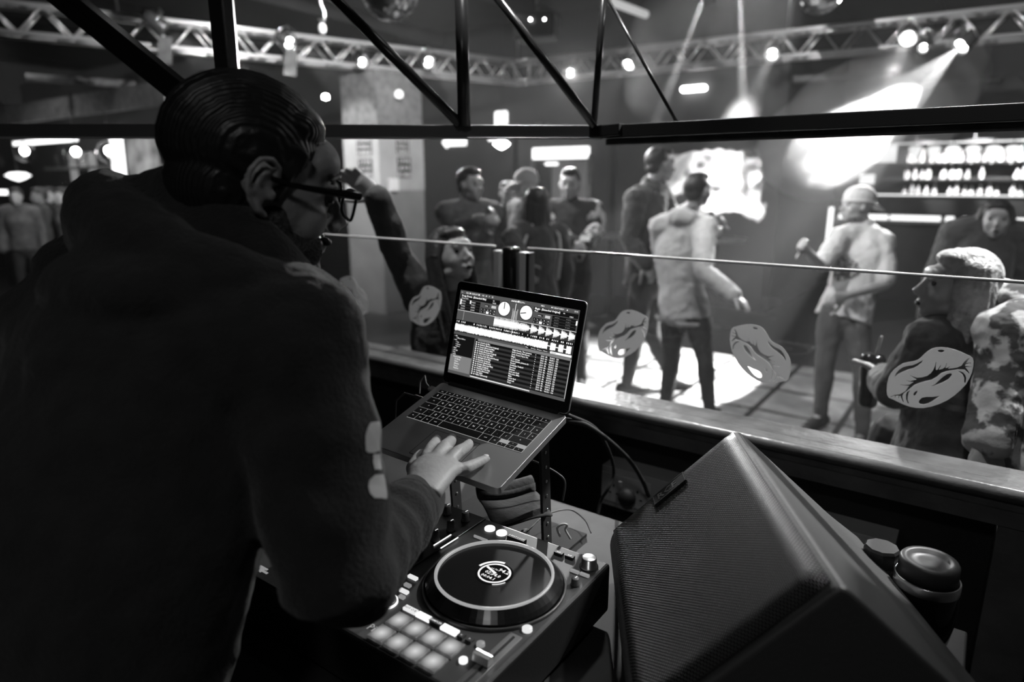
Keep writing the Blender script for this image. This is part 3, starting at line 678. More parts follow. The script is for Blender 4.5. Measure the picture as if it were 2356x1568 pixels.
# --- wedge speaker
SV0 = P(1940, 1345, .70); SA = PZ(1695, 985, SV0.z); E1 = (SA-SV0).normalized(); HL = V((-E1.y, E1.x, 0)); E2 = (HL - V((0, 0, 1))).normalized()
E3 = (-HL*.74 - V((0, 0, .67))).normalized(); LG = (SA-SV0).length; SG = .292
sp = thing('wedge_speaker', 'black wedge floor speaker with perforated metal grille and small badge', 'speaker', V((SV0.x, SV0.y+.2, ZD)))
def SP(s, a, c): return SV0 + E1*s + HL*a + V((0, 0, c))
z0 = ZD - SV0.z
k7 = .7071
prof = [(0, 0), (SG*k7, -SG*k7), (SG*k7+.004, -SG*k7-.03), (SG*k7-.02, z0), (-.21, z0), (-.23, -.20), (-.17, -.154)]
def capsule_prof(pr, r=.012):
    out = []; n = len(pr)
    for i in range(n):
        a, b_, c = V(pr[i-1]), V(pr[i]), V(pr[(i+1) % n]); d1 = (a-b_).normalized(); d2 = (c-b_).normalized()
        for t in (0, .25, .5, .75, 1): q = b_ + d1*r*(1-t)**2 + d2*r*t**2; out.append((q.x, q.y))
    return out
cp = capsule_prof(prof, .014)
MB().prism(cp, SV0 + E1*.0, HL, V((0, 0, 1)), -LG if HL.cross(V((0, 0, 1))).dot(E1) < 0 else LG, smooth=False).build('cabinet', 'cabinet', sp, bevel=.006)
# grille: slightly raised curved sheet with uv for the perforation
gn = HL*k7 + V((0, 0, k7)); g = MB(); nu_, nv_ = 28, 20; vs = []; uvs = []
for i in range(nu_+1):
    for j in range(nv_+1):
        s = i/nu_; t = j/nv_; edge = min(s, 1-s, t, 1-t); e = min(1, edge/.04); h = .0035+.008*math.sqrt(max(0, 1-(1-e)**2))
        vs.append(SV0 + E1*(.008+(LG-.016)*s) + E2*(.008+(SG-.014)*t) + gn*h); uvs.append(((LG-.016)*s, (SG-.014)*t))
fs = [(i*(nv_+1)+j, (i+1)*(nv_+1)+j, (i+1)*(nv_+1)+j+1, i*(nv_+1)+j+1) for i in range(nu_) for j in range(nv_)]
g.add(vs, fs); go = g.build('grille', 'grille', sp, fix=False)
ul = go.data.uv_layers.new(name='UVMap')
for l in go.data.loops: ul.data[l.index].uv = (uvs[l.vertex_index][0], uvs[l.vertex_index][1])
bq = SV0 + E1*(LG-.044) + E2*.150 + gn*.0135
b = MB(); rotb = Matrix((E2, -E1, gn)).transposed()
b.box(bq, (.070, .032, .003), rotb, 0)
for dx, dy, w, h in ((0, .0145, .068, .0012), (0, -.0145, .068, .0012), (.0335, 0, .0012, .030), (-.0335, 0, .0012, .030)): b.box(bq+E2*dx-E1*dy+gn*.0016, (w, h, .0006), rotb, 1)
b.text('RCF', bq-E1*.008+E2*.026+gn*.0018, -E2, E1, .024, 1, bold=.02)
b.build('badge', ['blackm', 'steel'], sp, fix=False)

# --- small things in the booth
def tubething(name, label, cat, pts, r, m='rubber', group=None):
    o = MB().tube(pts, r, 10).build(name, m); return tag(o, label, cat, group)
def smoothpts(pts, k=8):
    out = []; pts = [V(p) for p in pts]; q = [pts[0]*2-pts[1]] + pts + [pts[-1]*2-pts[-2]]
    for i in range(1, len(q)-2):
        for j in range(k):
            t = j/k; out.append(.5*((2*q[i]) + (q[i+1]-q[i-1])*t + (2*q[i-1]-5*q[i]+4*q[i+1]-q[i+2])*t*t + (3*q[i]-q[i-1]-3*q[i+1]+q[i+2])*t**3))
    return out + [pts[-1]]
YT = 1.585
tx0, tx1 = PY(1384, 1110, YT).x, PY(2062, 1240, YT).x
tz1, tz0 = PY(1388, 1068, YT).z, PY(1388, 1158, YT).z
tr = thing('socket_trunking', 'pale plastic socket trunking along the booth wall behind the speaker', 'trunking', ((tx0+tx1)/2, 1.61, tz0))
MB().box(((tx0+tx1)/2, (YT+1.66)/2, (tz0+tz1)/2), (tx1-tx0, 1.66-YT, tz1-tz0)).build('trunking_body', 'offwhite', tr, bevel=.002)
so = MB().box((tx0+.078, YT-.003, (tz0+tz1)/2), (.150, .006, .086))
sox = so.build('socket_plate', 'white', tr, bevel=.0015)
for dx in (.042, .115):
    c = V((tx0+dx, YT-.0065, (tz0+tz1)/2-.004)); b = MB().box(c+V((0, 0, .013)), (.0045, .001, .008))
    for sx in (-.011, .011): b.box(c+V((sx, 0, -.010)), (.0075, .001, .0045))
    b.build('socket_holes', 'blackm', sox)
    MB().box(c+V((.02, -.0005, .022)), (.011, .004, .018)).build('switch', 'white', sox, bevel=.001)
b = MB().ell((tx0+.09, YT-.02, (tz0+tz1)/2-.008), (.026, .02, .026)).build('plug', 'rubber'); tag(b, 'black moulded mains plug pushed into the wall socket', 'plug')
tubething('power_cable', 'thick black cable arching from behind the laptop down to the wall plug', 'cable', smoothpts([P(1300, 965, 1.45), P(1345, 975, 1.5), P(1400, 1012, 1.55), P(1450, 1060, 1.62), P(1478, 1105, 1.7), P(1492, 1140, 1.72)]), .0055)
tubething('thin_cable', 'thinner black cable hooking down across the left of the wall socket', 'cable', smoothpts([P(1310, 955, 1.45), P(1370, 985, 1.55), P(1404, 1045, 1.66), P(1412, 1090, 1.7), P(1398, 1125, 1.7), P(1383, 1150, 1.72), P(1375, 1185, 1.72)]), .0042)
tubething('looped_cable', 'thin dark cable curving behind the controller', 'cable', smoothpts([P(1210, 1225, 1.28), P(1255, 1185, 1.35), P(1310, 1172, 1.42), P(1345, 1195, 1.4), P(1360, 1225, 1.36)]), .0015, 'plastics')
tubething('grey_cable', 'short pale grey cable loop on the desk behind the controller', 'cable', smoothpts([P(1288, 1232, 1.3), P(1282, 1215, 1.3), P(1292, 1206, 1.3), P(1305, 1207, 1.3), P(1301, 1218, 1.3), P(1312, 1238, 1.3)]), .0022, 'offwhite')
tubething('coiled_lead', 'black lead curving below the right side of the laptop', 'cable', smoothpts([P(1195, 1050, 1.3), P(1240, 1065, 1.32), P(1285, 1090, 1.33), P(1300, 1110, 1.33), P(1295, 1150, 1.33)]), .002, 'plastics')
b = MB(); a = P(1196, 1228, 1.26); c = P(1212, 1222, 1.3); b.tube([a, a.lerp(c, .5), c], [.004, .006, .006], 12, cap='flat')
tag(b.build('phono_plug', 'steel'), 'small metal phono plug behind the back edge of the controller', 'plug')
# rolled pouch
b = MB(); ra, rb = PZ(1100, 1152, 1.07), PZ(1225, 1132, 1.07)
d = (rb-ra).normalized(); n_ = V((-d.y, d.x, 0)); vs = []; K = 44; W_ = 10
for i in range(K+1):
    t = i/K
    if t < .55: a = t/.55*4.6*math.pi; r = .005+.012*(t/.55); pz = V((0, 0, .020)) + n_*(-math.sin(a)*r) + V((0, 0, -math.cos(a)*r))
    else: u = (t-.55)/.45; pz = n_*(-.11*u-0.0) + V((0, 0, .003+.012*math.sin(u*3)*(1-u)))
    for j in range(W_+1): s = j/W_; vs.append(ra + d*((rb-ra).length*s) + pz + V((0, 0, .004*math.sin(s*5+t*4))))
b.add(vs, [(i*(W_+1)+j, (i+1)*(W_+1)+j, (i+1)*(W_+1)+j+1, i*(W_+1)+j+1) for i in range(K) for j in range(W_)])
o = b.build('rolled_pouch', 'cloth', fix=False); sm = o.modifiers.new('s', 'SOLIDIFY'); sm.thickness = .004
tag(o, 'dark rolled cloth pouch lying under the front corner of the laptop', 'pouch'); 
#bx = thing('effects_box', 'low black box on the desk behind the controller under the laptop', 'box', (-.66, 1.03, ZD))
#MB().box((-.66, 1.03, ZD+.043), (.30, .14, .084)).build('case', 'plastic', bx, bevel=.004)
# travel mug and black bottle right of the speaker
c0 = P(2140, 1285, 1.02)
mg = thing('travel_mug', 'dark travel mug with a ringed lid behind the wedge speaker', 'mug', (c0.x, c0.y, ZD))
hh = c0.z-ZD
tl = Matrix.Rotation(R(0), 3, 'Y')
MB().lathe([(.034,0),(.037,.004),(.046,hh*.42),(.045,hh-.045),(.042,hh-.03),(0,hh-.03)], (c0.x, c0.y, ZD), n=40).build('body', 'blackg', mg)
MB().lathe([(.0455,hh-.045),(.0455,hh-.030),(.043,hh-.028),(.0425,hh-.03),(.0455,hh-.045)], (c0.x, c0.y, ZD), n=40).build('steel_ring', 'steel', mg)
MB().lathe([(.041,hh-.03),(.0405,hh-.004),(.038,hh),(.030,hh),(.028,hh-.005),(.014,hh-.004),(0,hh-.003)], (c0.x, c0.y, ZD), n=40).build('lid', 'plastics', mg)
c1 = P(2030, 1255, 1.08)
bt = thing('black_bottle', 'squat matt black bottle between the speaker and the travel mug', 'bottle', (c1.x, c1.y, ZD))
hh = c1.z-ZD
MB().lathe([(.028,0),(.032,.01),(.032,hh-.05),(.027,hh-.03),(0,hh-.03)], (c1.x, c1.y, ZD), n=32).build('body', 'blackm', bt)
MB().lathe([(.027,hh-.03),(.027,hh-.004),(.024,hh),(0,hh)], (c1.x, c1.y, ZD), n=9, smooth=False).build('cap', 'plastic', bt)

# ------------------------------------------------------------------ people
def headparts(mb, c, H, s, nb=None, fem=False):
    def q(x, y, z): return c + H @ V((x*s, y*s, z*s))
    e = lambda p, r: mb.ell(q(*p), tuple(a*s for a in r), H, 0, 18, 12)
    e((0, -.018, .022), (.075, .094, .088)); e((0, .022, -.02), (.066, .07, .08)); e((0, .03, -.062), (.052, .056, .052))
    e((0, .062, -.098), (.026 if not fem else .022, .024, .020)); e((0, .075, .028), (.05, .022, .022))
    for k in (-1, 1):
        e((k*.030, .084, .012), (.022, .010, .006)); e((k*.034, .055, -.038), (.026, .028, .032)); e((k*.045, .012, -.075), (.018, .04, .02))
        e((k*.075, -.008, -.012), (.010, .018, .031)); e((k*.080, -.014, .0), (.008, .012, .018)); e((k*.009, .103, -.044), (.008, .010, .008))
    mb.tube([q(0, .088, .006), q(0, .100, -.018), q(0, .114, -.038), q(0, .104, -.047)], [.0075*s, .009*s, .011*s, .007*s], 10)
    e((0, .092, -.068), (.022, .009, .006)); e((0, .090, -.079), (.019, .009, .007))
    nb = V(nb) if nb is not None else q(0, -.05, -.20)
    mb.tube([q(0, -.03, -.03), q(0, -.035, -.085), nb.lerp(q(0, -.035, -.085), .4), nb], [.052*s, .052*s, .055*s, .070*s], 16)
def hairparts(style, c, H, s, seed=1):
    mb = MB(); rn = random.Random(seed)
    def q(x, y, z): return c + H @ V((x*s, y*s, z*s))
    e = lambda p, r: mb.ell(q(*p), tuple(a*s for a in r), H, 0, 18, 12)
    if style in ('short', 'fade'):
        e((0, -.030, .034), (.081, .092, .088)); e((0, -.060, -.02), (.068, .052, .055)); e((0, .040, .088), (.055, .045, .030)); e((0, -.01, .10), (.06, .075, .025))
        if style == 'short':
            for i in range(26):
                a = rn.uniform(0, 6.28); r = rn.uniform(.02, .06); mb.ell(q(r*math.cos(a), -.01+r*1.2*math.sin(a), .112-r*.35), rn.uniform(.012, .02)*s, None, 0, 8, 6)
    elif style in ('long', 'longback', 'bob'):
        L = dict(long=.34, longback=.36, bob=.235)[style]
        e((0, -.028, .034), (.084, .096, .090)); e((0, -.065, -.02), (.078, .055, .075)); e((0, .012, .078), (.066, .066, .034))
        NS = 34 if style != 'bob' else 46; AM = 115 if style != 'bob' else 128
        for i in range(NS):
            a = R(-AM + 2*AM*i/(NS-1)); x = math.sin(a)*.082; y = -.02-math.cos(a)*.075
            w = rn.uniform(-.012, .012); l = L*rn.uniform(.85, 1.05)
            o_ = 1+rn.uniform(0, .08); mb.tube([q(x*.55, y*.5, .105), q(x*.9*o_, y*.88*o_, .065), q(x*1.08*o_, y*o_, 0), q(x*1.12*o_+w, y*o_-.012, -l*.5), q(x*1.05+w*2, y-.01+w, -l)], [.010*s, .013*s, .013*s, .012*s, .004*s], 8)
    elif style == 'cap':
        e((0, -.012, .042), (.090, .110, .086)); mb.tube([q(.088*math.cos(a), -.012+.106*math.sin(a), .022) for a in [i*math.pi/12 for i in range(25)]], .007*s, 8)
    return mb
def person(name, label, at, face, H, pose=None, head=(0, 0), top='cloth', bottom='jeans', hair=('short', 'hair'), skin='skin', shoes='shoe',
           fem=False, topstyle='jacket', voxel=.0085, hands=True, group=None, hc=None, legs=True, curl=.35, extra=None, laugh=False):
    s = H/1.75; base = V(at); RZ = ROTZ(R(face)); pose = pose or {}
    def L(p): return base + RZ @ V((p[0]*s, p[1]*s, p[2]*s))
    J = dict(pelvis=(0, 0, .95), waist=(0, .0, 1.10), chest=(0, .01, 1.28), upper=(0, -.005, 1.42), neck=(0, -.02, 1.50), head=(0, .02, 1.635),
             shL=(-.185, -.01, 1.43), shR=(.185, -.01, 1.43), elL=(-.24, -.03, 1.14), elR=(.24, -.03, 1.14), wrL=(-.25, .06, .90), wrR=(.25, .06, .90),
             hipL=(-.09, 0, .92), hipR=(.09, 0, .92), knL=(-.11, .03, .50), knR=(.11, .03, .50), anL=(-.12, -.02, .09), anR=(.12, -.02, .09))
    if fem:
        J.update(shL=(-.165, -.01, 1.42), shR=(.165, -.01, 1.42))
    W = {k: L(v) for k, v in J.items()}
    for k, v in pose.items(): W[k] = V(v[1]) if isinstance(v, tuple) and v[0] == 'w' else L(v)
    HR = RZ @ Matrix.Rotation(R(head[0]), 3, 'Z') @ Matrix.Rotation(R(-head[1]), 3, 'X')
    if hc is not None: W['head'] = V(hc)
    side = RZ @ V((1, 0, 0)); root = thing(name, label, 'person', base, group)
    tf = .92 if fem else 1
    def torso(mb, g, top_=True, low=0.0):
        hem = .012*s if low else 0
        mb.tube([W['pelvis']+V((0, 0, low)), W['waist'], W['chest'], W['upper']], [((.156+g)*s+hem, (.112+g)*s+hem), ((.135*tf+g)*s, (.100+g)*s), ((.155*tf+g)*s, (.118+g)*s), ((.135*tf+g)*s, (.092+g)*s)], 20, side=side, cap='flat' if low else 'round')
        if low: mb.ell(W['upper'], ((.13*tf+g)*s, (.09+g)*s, .06*s), RZ)
        for k in ('L', 'R'): mb.tube([W['upper']*.85+W['neck']*.15, W['sh'+k]], [(.085+g)*s, (.062+g)*s], 14)
        mb.tube([W['upper'], W['neck']], [(.10+g*.6)*s, (.062+g*.6)*s], 14)
    def arm(mb, k, g, end=1.0):
        sh, el, wr = W['sh'+k], W['el'+k], W['wr'+k]; we = el.lerp(wr, end)
        mb.tube([sh, sh.lerp(el, .35), sh.lerp(el, .75), el, el.lerp(we, .3), we], [(.058+g)*s, (.053+g)*s, (.044+g)*s, (.041+g)*s, (.041+g)*s, (.028+g)*s if g < .012 else (.036+g)*s], 14)
    def leg(mb, k, g):
        h_, kn, an = W['hip'+k], W['kn'+k], W['an'+k]
        mb.tube([h_, h_.lerp(kn, .3), h_.lerp(kn, .75), kn, kn.lerp(an, .3), kn.lerp(an, .8), an], [(.076+g)*s, (.080+g)*s, (.060+g)*s, (.055+g)*s, (.054+g)*s, (.040+g)*s, (.038+g)*s], 14)
    mb = MB(); torso(mb, -.012); headparts(mb, W['head'], HR, s*1.0, W['neck'], fem)
    for k in ('L', 'R'):
        arm(mb, k, -.006); leg(mb, k, -.012)
        a = W['an'+k]; mb.tube([a, a+RZ@V((0, .10*s, -.05*s))], [.034*s, .025*s], 10)
        if hands:
            d = (W['wr'+k]-W['el'+k]).normalized(); hd = pose.get('hd'+k); d = (V(hd[1]).normalized() if hd else d)
            hand(mb, W['wr'+k], d, V(pose['n'+k][1]) if 'n'+k in pose else RZ @ V((1 if k == 'R' else -1, 0, .3)), k, s*1.05, pose.get('curl'+k, curl))
    mb.build('body', skin, root, voxel=voxel, smooth=4)
    t = MB()
    if topstyle == 'none': pass
    else:
        g = .026 if topstyle in ('jacket', 'hoodie') else .022
        torso(t, g, low=-.065*s); arml = .97 if topstyle in ('jacket', 'hoodie') else -1
        for k in ('L', 'R'):
            if arml > 0: arm(t, k, g*.9, arml)
            else: t.tube([W['sh'+k], W['sh'+k].lerp(W['el'+k], .85)], [.074*s, .066*s], 14)
        if topstyle in ('jacket', 'hoodie'):
            t.tube([W['neck']+HR@V((.05*math.cos(a)*s*1.3, .05*math.sin(a)*s*1.3, 0)) for a in [i*math.pi/6 for i in range(13)]], [.02*s]*13, 10)
        if topstyle == 'hoodie':
            t.ell(W['neck']+RZ@V((0, -.085*s, -.03*s)), (.12*s, .055*s, .075*s), RZ)
            t.tube([W['pelvis']+side*(.168*s*math.cos(a))+RZ@V((0, .125*s*math.sin(a), -.08*s)) for a in [i*math.pi/8 for i in range(17)]], [.022*s]*17, 8)
    t.build(dict(jacket='jacket', hoodie='hoodie', tee='shirt', none='shirt').get(topstyle), top, root, voxel=voxel, smooth=3, disp=.022*s, dscale=.07)
    b_ = MB(); b_.tube([W['pelvis']+V((0, 0, .04*s)), W['pelvis']-V((0, 0, .06*s))], [(.140*s, .100*s), (.158*s, .118*s)], 18, side=side)
    for k in ('L', 'R'): leg(b_, k, .008)
    b_.build('trousers', bottom, root, voxel=voxel, smooth=3, disp=.014*s, dscale=.08)
    for k in ('L', 'R'):
        a = W['an'+k]; f = RZ @ V((0, 1, 0)); o = V((a.x, a.y, 0)) if legs else a
        z = a.z-.085*s; sh = MB().tube([V((a.x, a.y, z+.045*s))-f*.05*s, V((a.x, a.y, z+.05*s))+f*.02*s, V((a.x, a.y, z+.032*s))+f*.11*s, V((a.x, a.y, z+.028*s))+f*.165*s], [(.038*s, .045*s), (.042*s, .050*s), (.044*s, .032*s), (.036*s, .026*s)], 14, side=side)
        sh.build('shoe', shoes, root)
    if hair:
        hb = hairparts(hair[0], W['head'], HR, s, len(label))
        hb.build('cap' if hair[0] == 'cap' else 'hair', hair[1], root, voxel=.005, smooth=0)
        if hair[0] == 'cap' and len(hair) > 2:
            yy = -1 if hair[2] == 'back' else 1
            pb = MB(); c = W['head']; k = 14; vs = []
            for i in range(k+1):
                a = math.pi*i/k
                for rr in (.086, .20): vs.append(c+HR@V((rr*math.cos(a)*(1 if rr < .1 else .42)*s, yy*(.045+rr*.72*math.sin(a))*s, (.020-.055*math.sin(a)*(rr > .1))*s)))
            pb.add(vs, [(2*i, 2*i+1, 2*i+3, 2*i+2) for i in range(k)]); o = pb.build('cap_brim', hair[1], root, fix=False)
            m = o.modifiers.new('s', 'SOLIDIFY'); m.thickness = .004
    for k in (-1, 1):
        MB().ell(W['head']+HR@V((k*.031*s, .0765*s, -.004*s)), .0095*s, None, 0, 12, 8).build('eye', 'lens', root)
    if laugh: MB().ell(W['head']+HR@V((0, .096*s, -.076*s)), (.017*s, .007*s, .009*s), HR, 0, 12, 8).build('open_mouth', 'lens', root)
    if extra: extra(root, W, HR, RZ, s)
    return root, W
def hand(mb, w, d, nrm, k, s, curl=.35, spread=.10, thumbside=None):
    d = d.normalized(); n = (nrm - d*nrm.dot(d)); n = n.normalized() if n.length > 1e-4 else d.orthogonal().normalized()   # back of the hand
    sd = n.cross(d)*(1 if k == 'L' else -1)                       # towards the thumb
    mb.tube([w - d*.02*s, w, w+d*.035*s, w+d*.085*s], [(.026*s, .021*s), (.028*s, .018*s), (.038*s, .016*s), (.041*s, .013*s)], 14, side=sd)
    for i, (off, ln, r) in enumerate(((.030, .074, .0092), (.010, .082, .0095), (-.011, .076, .0090), (-.030, .060, .0080))):
        p = w + d*(.080-.004*abs(i-1))*s + sd*off*s; a = curl*.7; dd = (d + sd*(off*spread*12)).normalized(); pts = [p]; rad = [r*s*1.05]
        for fr_, cu in ((.45, 1), (.30, 1.3), (.25, 1.0)):
            dirv = (dd*math.cos(a) - n*math.sin(a)); p = p + dirv*ln*fr_*s; pts.append(p); rad.append(r*s*(.98-.08*len(pts)/2)); a += curl*cu
        mb.tube(pts, rad, 10)
    p = w + d*.022*s + sd*.030*s; dv = (d*.62+sd*.72-n*.25).normalized(); p1 = p+dv*.045*s; dv2 = (dv+d*.4-n*curl*.5).normalized(); p2 = p1+dv2*.032*s
    mb.tube([w+d*.015*s+sd*.012*s, p, p1, p2, p2+dv2*.024*s], [.014*s, .0145*s, .012*s, .0105*s, .009*s], 10)
def ground(px, d):                                                   # floor point under column px at depth d
    q = P(px, 418, d); return V((q.x, q.y, 0))


# ------------------------------------------------------------------ ceiling truss ring with stage lamps
ZTR = 3.2
def truss(label, a, b, n, group=None):
    a, b = V(a), V(b); t = (b-a).normalized(); s = t.cross(V((0, 0, 1))).normalized(); w_ = .13; L_ = (b-a).length
    o = thing('lighting_truss', label, 'truss', (a+b)/2)
    for x in (-w_, w_):
        for z in (-w_, w_): MB().cyl(a+s*x+V((0, 0, z)), b+s*x+V((0, 0, z)), .025, n=12).build('chord', 'alu', o)
    for x in (-w_, w_):
        mb = MB()
        for i in range(n):
            p, q, r_ = a+t*L_*i/n, a+t*L_*(i+.5)/n, a+t*L_*(i+1)/n
            mb.cyl(p+s*x+V((0, 0, -w_)), q+s*x+V((0, 0, w_)), .011, n=8); mb.cyl(q+s*x+V((0, 0, w_)), r_+s*x+V((0, 0, -w_)), .011, n=8)
        mb.build('side_lacing', 'alu', o)
    for z in (-w_, w_):
        mb = MB()
        for i in range(n):
            p, q, r_ = a+t*L_*i/n, a+t*L_*(i+.5)/n, a+t*L_*(i+1)/n
            mb.cyl(p-s*w_+V((0, 0, z)), q+s*w_+V((0, 0, z)), .009, n=8); mb.cyl(q+s*w_+V((0, 0, z)), r_-s*w_+V((0, 0, z)), .009, n=8)
        mb.build('flat_lacing', 'alu', o)
    return o
TA, TB, TC = V((-8.5, 1.2, ZTR)), V((-5.75, 8.2, ZTR)), V((2.2, 8.7, ZTR))
truss('silver box lighting truss running across the upper left', TA, TB, 17)
truss('silver box lighting truss running across the upper right', TB+V((.35, 0, 0)), TC, 18)
cn = thing('truss_corner', 'silver corner block joining the two lighting trusses', 'truss corner', TB)
b = MB()
for x in (-.15, .3):
    for y in (-.15, .15): b.cyl(TB+V((x, y, -.13)), TB+V((x, y, .13)), .02, n=10)
for z in (-.13, .13):
    b.cyl(TB+V((-.15, -.15, z)), TB+V((.3, -.15, z)), .02, n=10); b.cyl(TB+V((-.15, .15, z)), TB+V((.3, .15, z)), .02, n=10); b.cyl(TB+V((-.15, -.15, z)), TB+V((-.15, .15, z)), .02, n=10); b.cyl(TB+V((.3, -.15, z)), TB+V((.3, .15, z)), .02, n=10)
b.build('frame', 'alu', cn)
for px in (TA, ): pass
for q in (TA.lerp(TB, .35), TB, TB.lerp(TC, .45), TB.lerp(TC, .8)):
    o = MB().cyl(q+V((0, 0, .13)), V((q.x, q.y, ZC)), .012, n=8).build('truss_hanger', 'steel'); tag(o, 'thin steel hanger from ceiling to truss', 'hanger', 'hangers between ceiling and truss')
def lamp(pos, tgt, label, watts, size, blend=.4, r=.085, lens='e_lamp', flag=False, lr=.04, att=None):
    pos, tgt = V(pos), V(tgt); d = (tgt-pos).normalized(); rot = d.to_track_quat('Z', 'Y').to_matrix()
    o = thing('stage_lamp', label, 'stage lamp', pos, 'stage lamps on the trusses')
    MB().lathe([(.03,-.20),(r*.7,-.18),(r*.85,-.06),(r,0),(r*1.02,.04),(r*.94,.04),(r*.9,.0),(0,-.02)], pos, rot, 24).build('housing', 'blacksteel', o)
    b = MB()
    for k in (-.33, .33): b.ell(pos+rot@V((0, k*r, .012)), (r*.5, r*.3, .02), rot)
    b.build('lens', lens, o)
    s = rot @ V((1, 0, 0)); b = MB(); b.tube([pos+s*r*1.15-d*.08, pos+s*r*1.2+V((0, 0, .12)), pos+V((0, 0, .17)), pos-s*r*1.2+V((0, 0, .12)), pos-s*r*1.15-d*.08], [.008]*5, 8); b.build('yoke', 'steel', o)
    top = pos+V((0, 0, .17)); at_ = V(att) if att is not None else V((pos.x, pos.y, ZC)); MB().tube([top, V((at_.x, at_.y, max(top.z, at_.z)))] if att is None else [top, at_], .010, 8).build('hanging_arm', 'steel', o)
    if flag: MB().box(pos+V((.01, 0, -.22)), (.14, .012, .26), ROTZ(R(FA)) @ Matrix.Rotation(R(8), 3, 'Y')).build('hanging_flap', 'clothmid', o)
    if watts: spot('lamp_beam', pos+d*.06, tgt, watts, size, blend, lr, o)
    return o
def on(a, b, px):                                   # point on the line a-b seen in column px
    n = ray(px, 300).cross(ray(px, 100)); return a + (b-a)*((CAM-a).dot(n)/(b-a).dot(n))
L1 = on(TA, TB, 378); L2 = on(TA, TB, 668); L3 = on(TA, TB, 985); L4 = on(TB, TC, 1447); L5 = on(TB, TC, 2085); L6 = on(TB, TC, 2216); L7 = on(TB, TC, 2120)
dn = V((0, 0, -.02))
lamp(P(372, 62, (L1-CAM).dot(FW)-.32), (-6.5, 6.0, 1.6), 'twin-bulb stage lamp with hanging flap at the far left of the trusses', 420, 50, flag=True, att=L1)
lamp(P(664, 97, (L2-CAM).dot(FW)-.32), (-1.7, 5.2, .6), 'twin-bulb stage lamp with hanging flap above the head of the DJ', 600, 34, flag=True, att=L2)
lamp(P(985, 142, (L3-CAM).dot(FW)-.32), (-.9, 4.6, .6), 'twin-bulb stage lamp on the left truss, third from the left edge', 700, 30, att=L3)
lamp(P(1447, 147, (L4-CAM).dot(FW)-.32), (-4.2, 5.6, .9), 'stage lamp on the truss just right of the truss corner', 300, 34, lens='e_hot', att=L4+V((0, -.13, -.13)))
lamp(P(2090, 86, (L5-CAM).dot(FW)-.32), (-.95, 4.75, 1.25), 'stage lamp throwing a narrow beam at the upper right', 2600, 20, lens='e_hot', att=L5+V((0, -.13, -.13)))
SL = P(2214, 103, (L6-CAM).dot(FW)-.32-.25)
fan = lamp(SL, P(1900, 380, 6.1), 'stage lamp throwing the broad bright fan of light at the upper right', 9000, 34, .1, lens='e_hot', lr=.012, att=L6+V((0, -.13, -.13)))
for c_ in fan.children:
    if c_.type == 'LIGHT': gobo(c_.data, 9.0)
lamp(P(2126, 108, (L7-CAM).dot(FW)-.32-.2), (-1.5, 3.5, 1), 'small stage lamp between the two brightest lamps at the upper right', 120, 40, r=.05, att=L7+V((0, -.13, -.13)))
# lamps higher up, just under the ceiling
def clamp_lamp(pos, tgt, label, watts, size, lens='e_hot', lr=.015):
    o = lamp(pos, tgt, label, watts, size, .3, .06, lens, lr=lr); o['group'] = 'lamps under the ceiling'; return o
clamp_lamp(P(1640, -60, 5.6), P(1530, 230, 6.3), 'small ceiling lamp sending a thin beam down left near the top centre', 2600, 6)
clamp_lamp(P(1702, -60, 5.6), P(1712, 330, 6.0), 'small ceiling lamp sending a thin beam straight down near the top centre', 2400, 6)
# disco balls
def disco(px, py, d, r, label):
    c = P(px, py, d); o = thing('mirror_ball', label, 'mirror ball', c)
    b = MB(); b.ell(c, r, None, 0, 44, 24); b.s = [False]*len(b.s); ob = b.build('ball', 'mirror', o, fix=False)
    MB().cyl(c+V((0, 0, r)), V((c.x, c.y, ZC)), .006, n=8).build('hanging_rod', 'steel', o)
disco(897, -22, 4.6, .20, 'mirror ball hanging at the top left of centre'); disco(1890, -22, 6.0, .20, 'mirror ball hanging at the top right')
# ceiling tube lamps and ducts
def bar(px0, py0, px1, py1, z, r, m, name, label, cat):
    a, b_ = PZ(px0, py0, z), PZ(px1, py1, z); tag(MB().cyl(a, b_, r, n=12).build(name, m), label, cat)
bar(1410, 5, 1490, 35, 3.9, .05, 'e_soft', 'ceiling_tube', 'dim tube lamp on the ceiling at the top centre', 'tube lamp')
bar(60, 178, 375, 198, 3.0, .05, 'clothmid', 'ceiling_pipe', 'grey pipe below the left truss', 'pipe')
bar(1825, 182, 2060, 168, 2.9, .05, 'clothmid', 'ceiling_pipe', 'grey pipe behind the right truss near the light fan', 'pipe')
bar(2120, 195, 2305, 184, 2.9, .035, 'clothmid', 'ceiling_pipe', 'grey pipe at the upper right beyond the light fan', 'pipe')
# ceiling beams seen beneath the truss
for i, x in enumerate((-12.5, -10.2, -7.9, -5.6, -3.3, -1.0, 1.3)):
    tag(MB().box((x, 5.3, ZC-.10), (.14, 14.5, .2)).build('ceiling_beam', 'ceil'), 'dark beam crossing the black ceiling', 'beam', 'beams across the ceiling')
hk = thing('ceiling_hook', 'pale hook clamp hanging at the upper left of centre', 'hook', P(740, 60, 5.4)); c = P(740, 45, 5.4)
MB().tube([c+V((0, 0, .5)), c+V((0, 0, .12)), c+RT*.03+V((0, 0, .05)), c+RT*.02+V((0, 0, -.01)), c-RT*.02], [.008, .008, .01, .01, .01], 8).build('hook', 'steel', hk); MB().ell(c+V((0, 0, -.07)), (.035, .03, .045)).build('weight', 'offwhite', hk)
tag(MB().lathe([(0, -.03), (.03, -.02), (.03, .01), (.018, .02)], P(749, 222, 6.5), n=16).build('ceiling_downlight', 'e_hot'), 'small bright round lamp right of the DJ head', 'lamp')
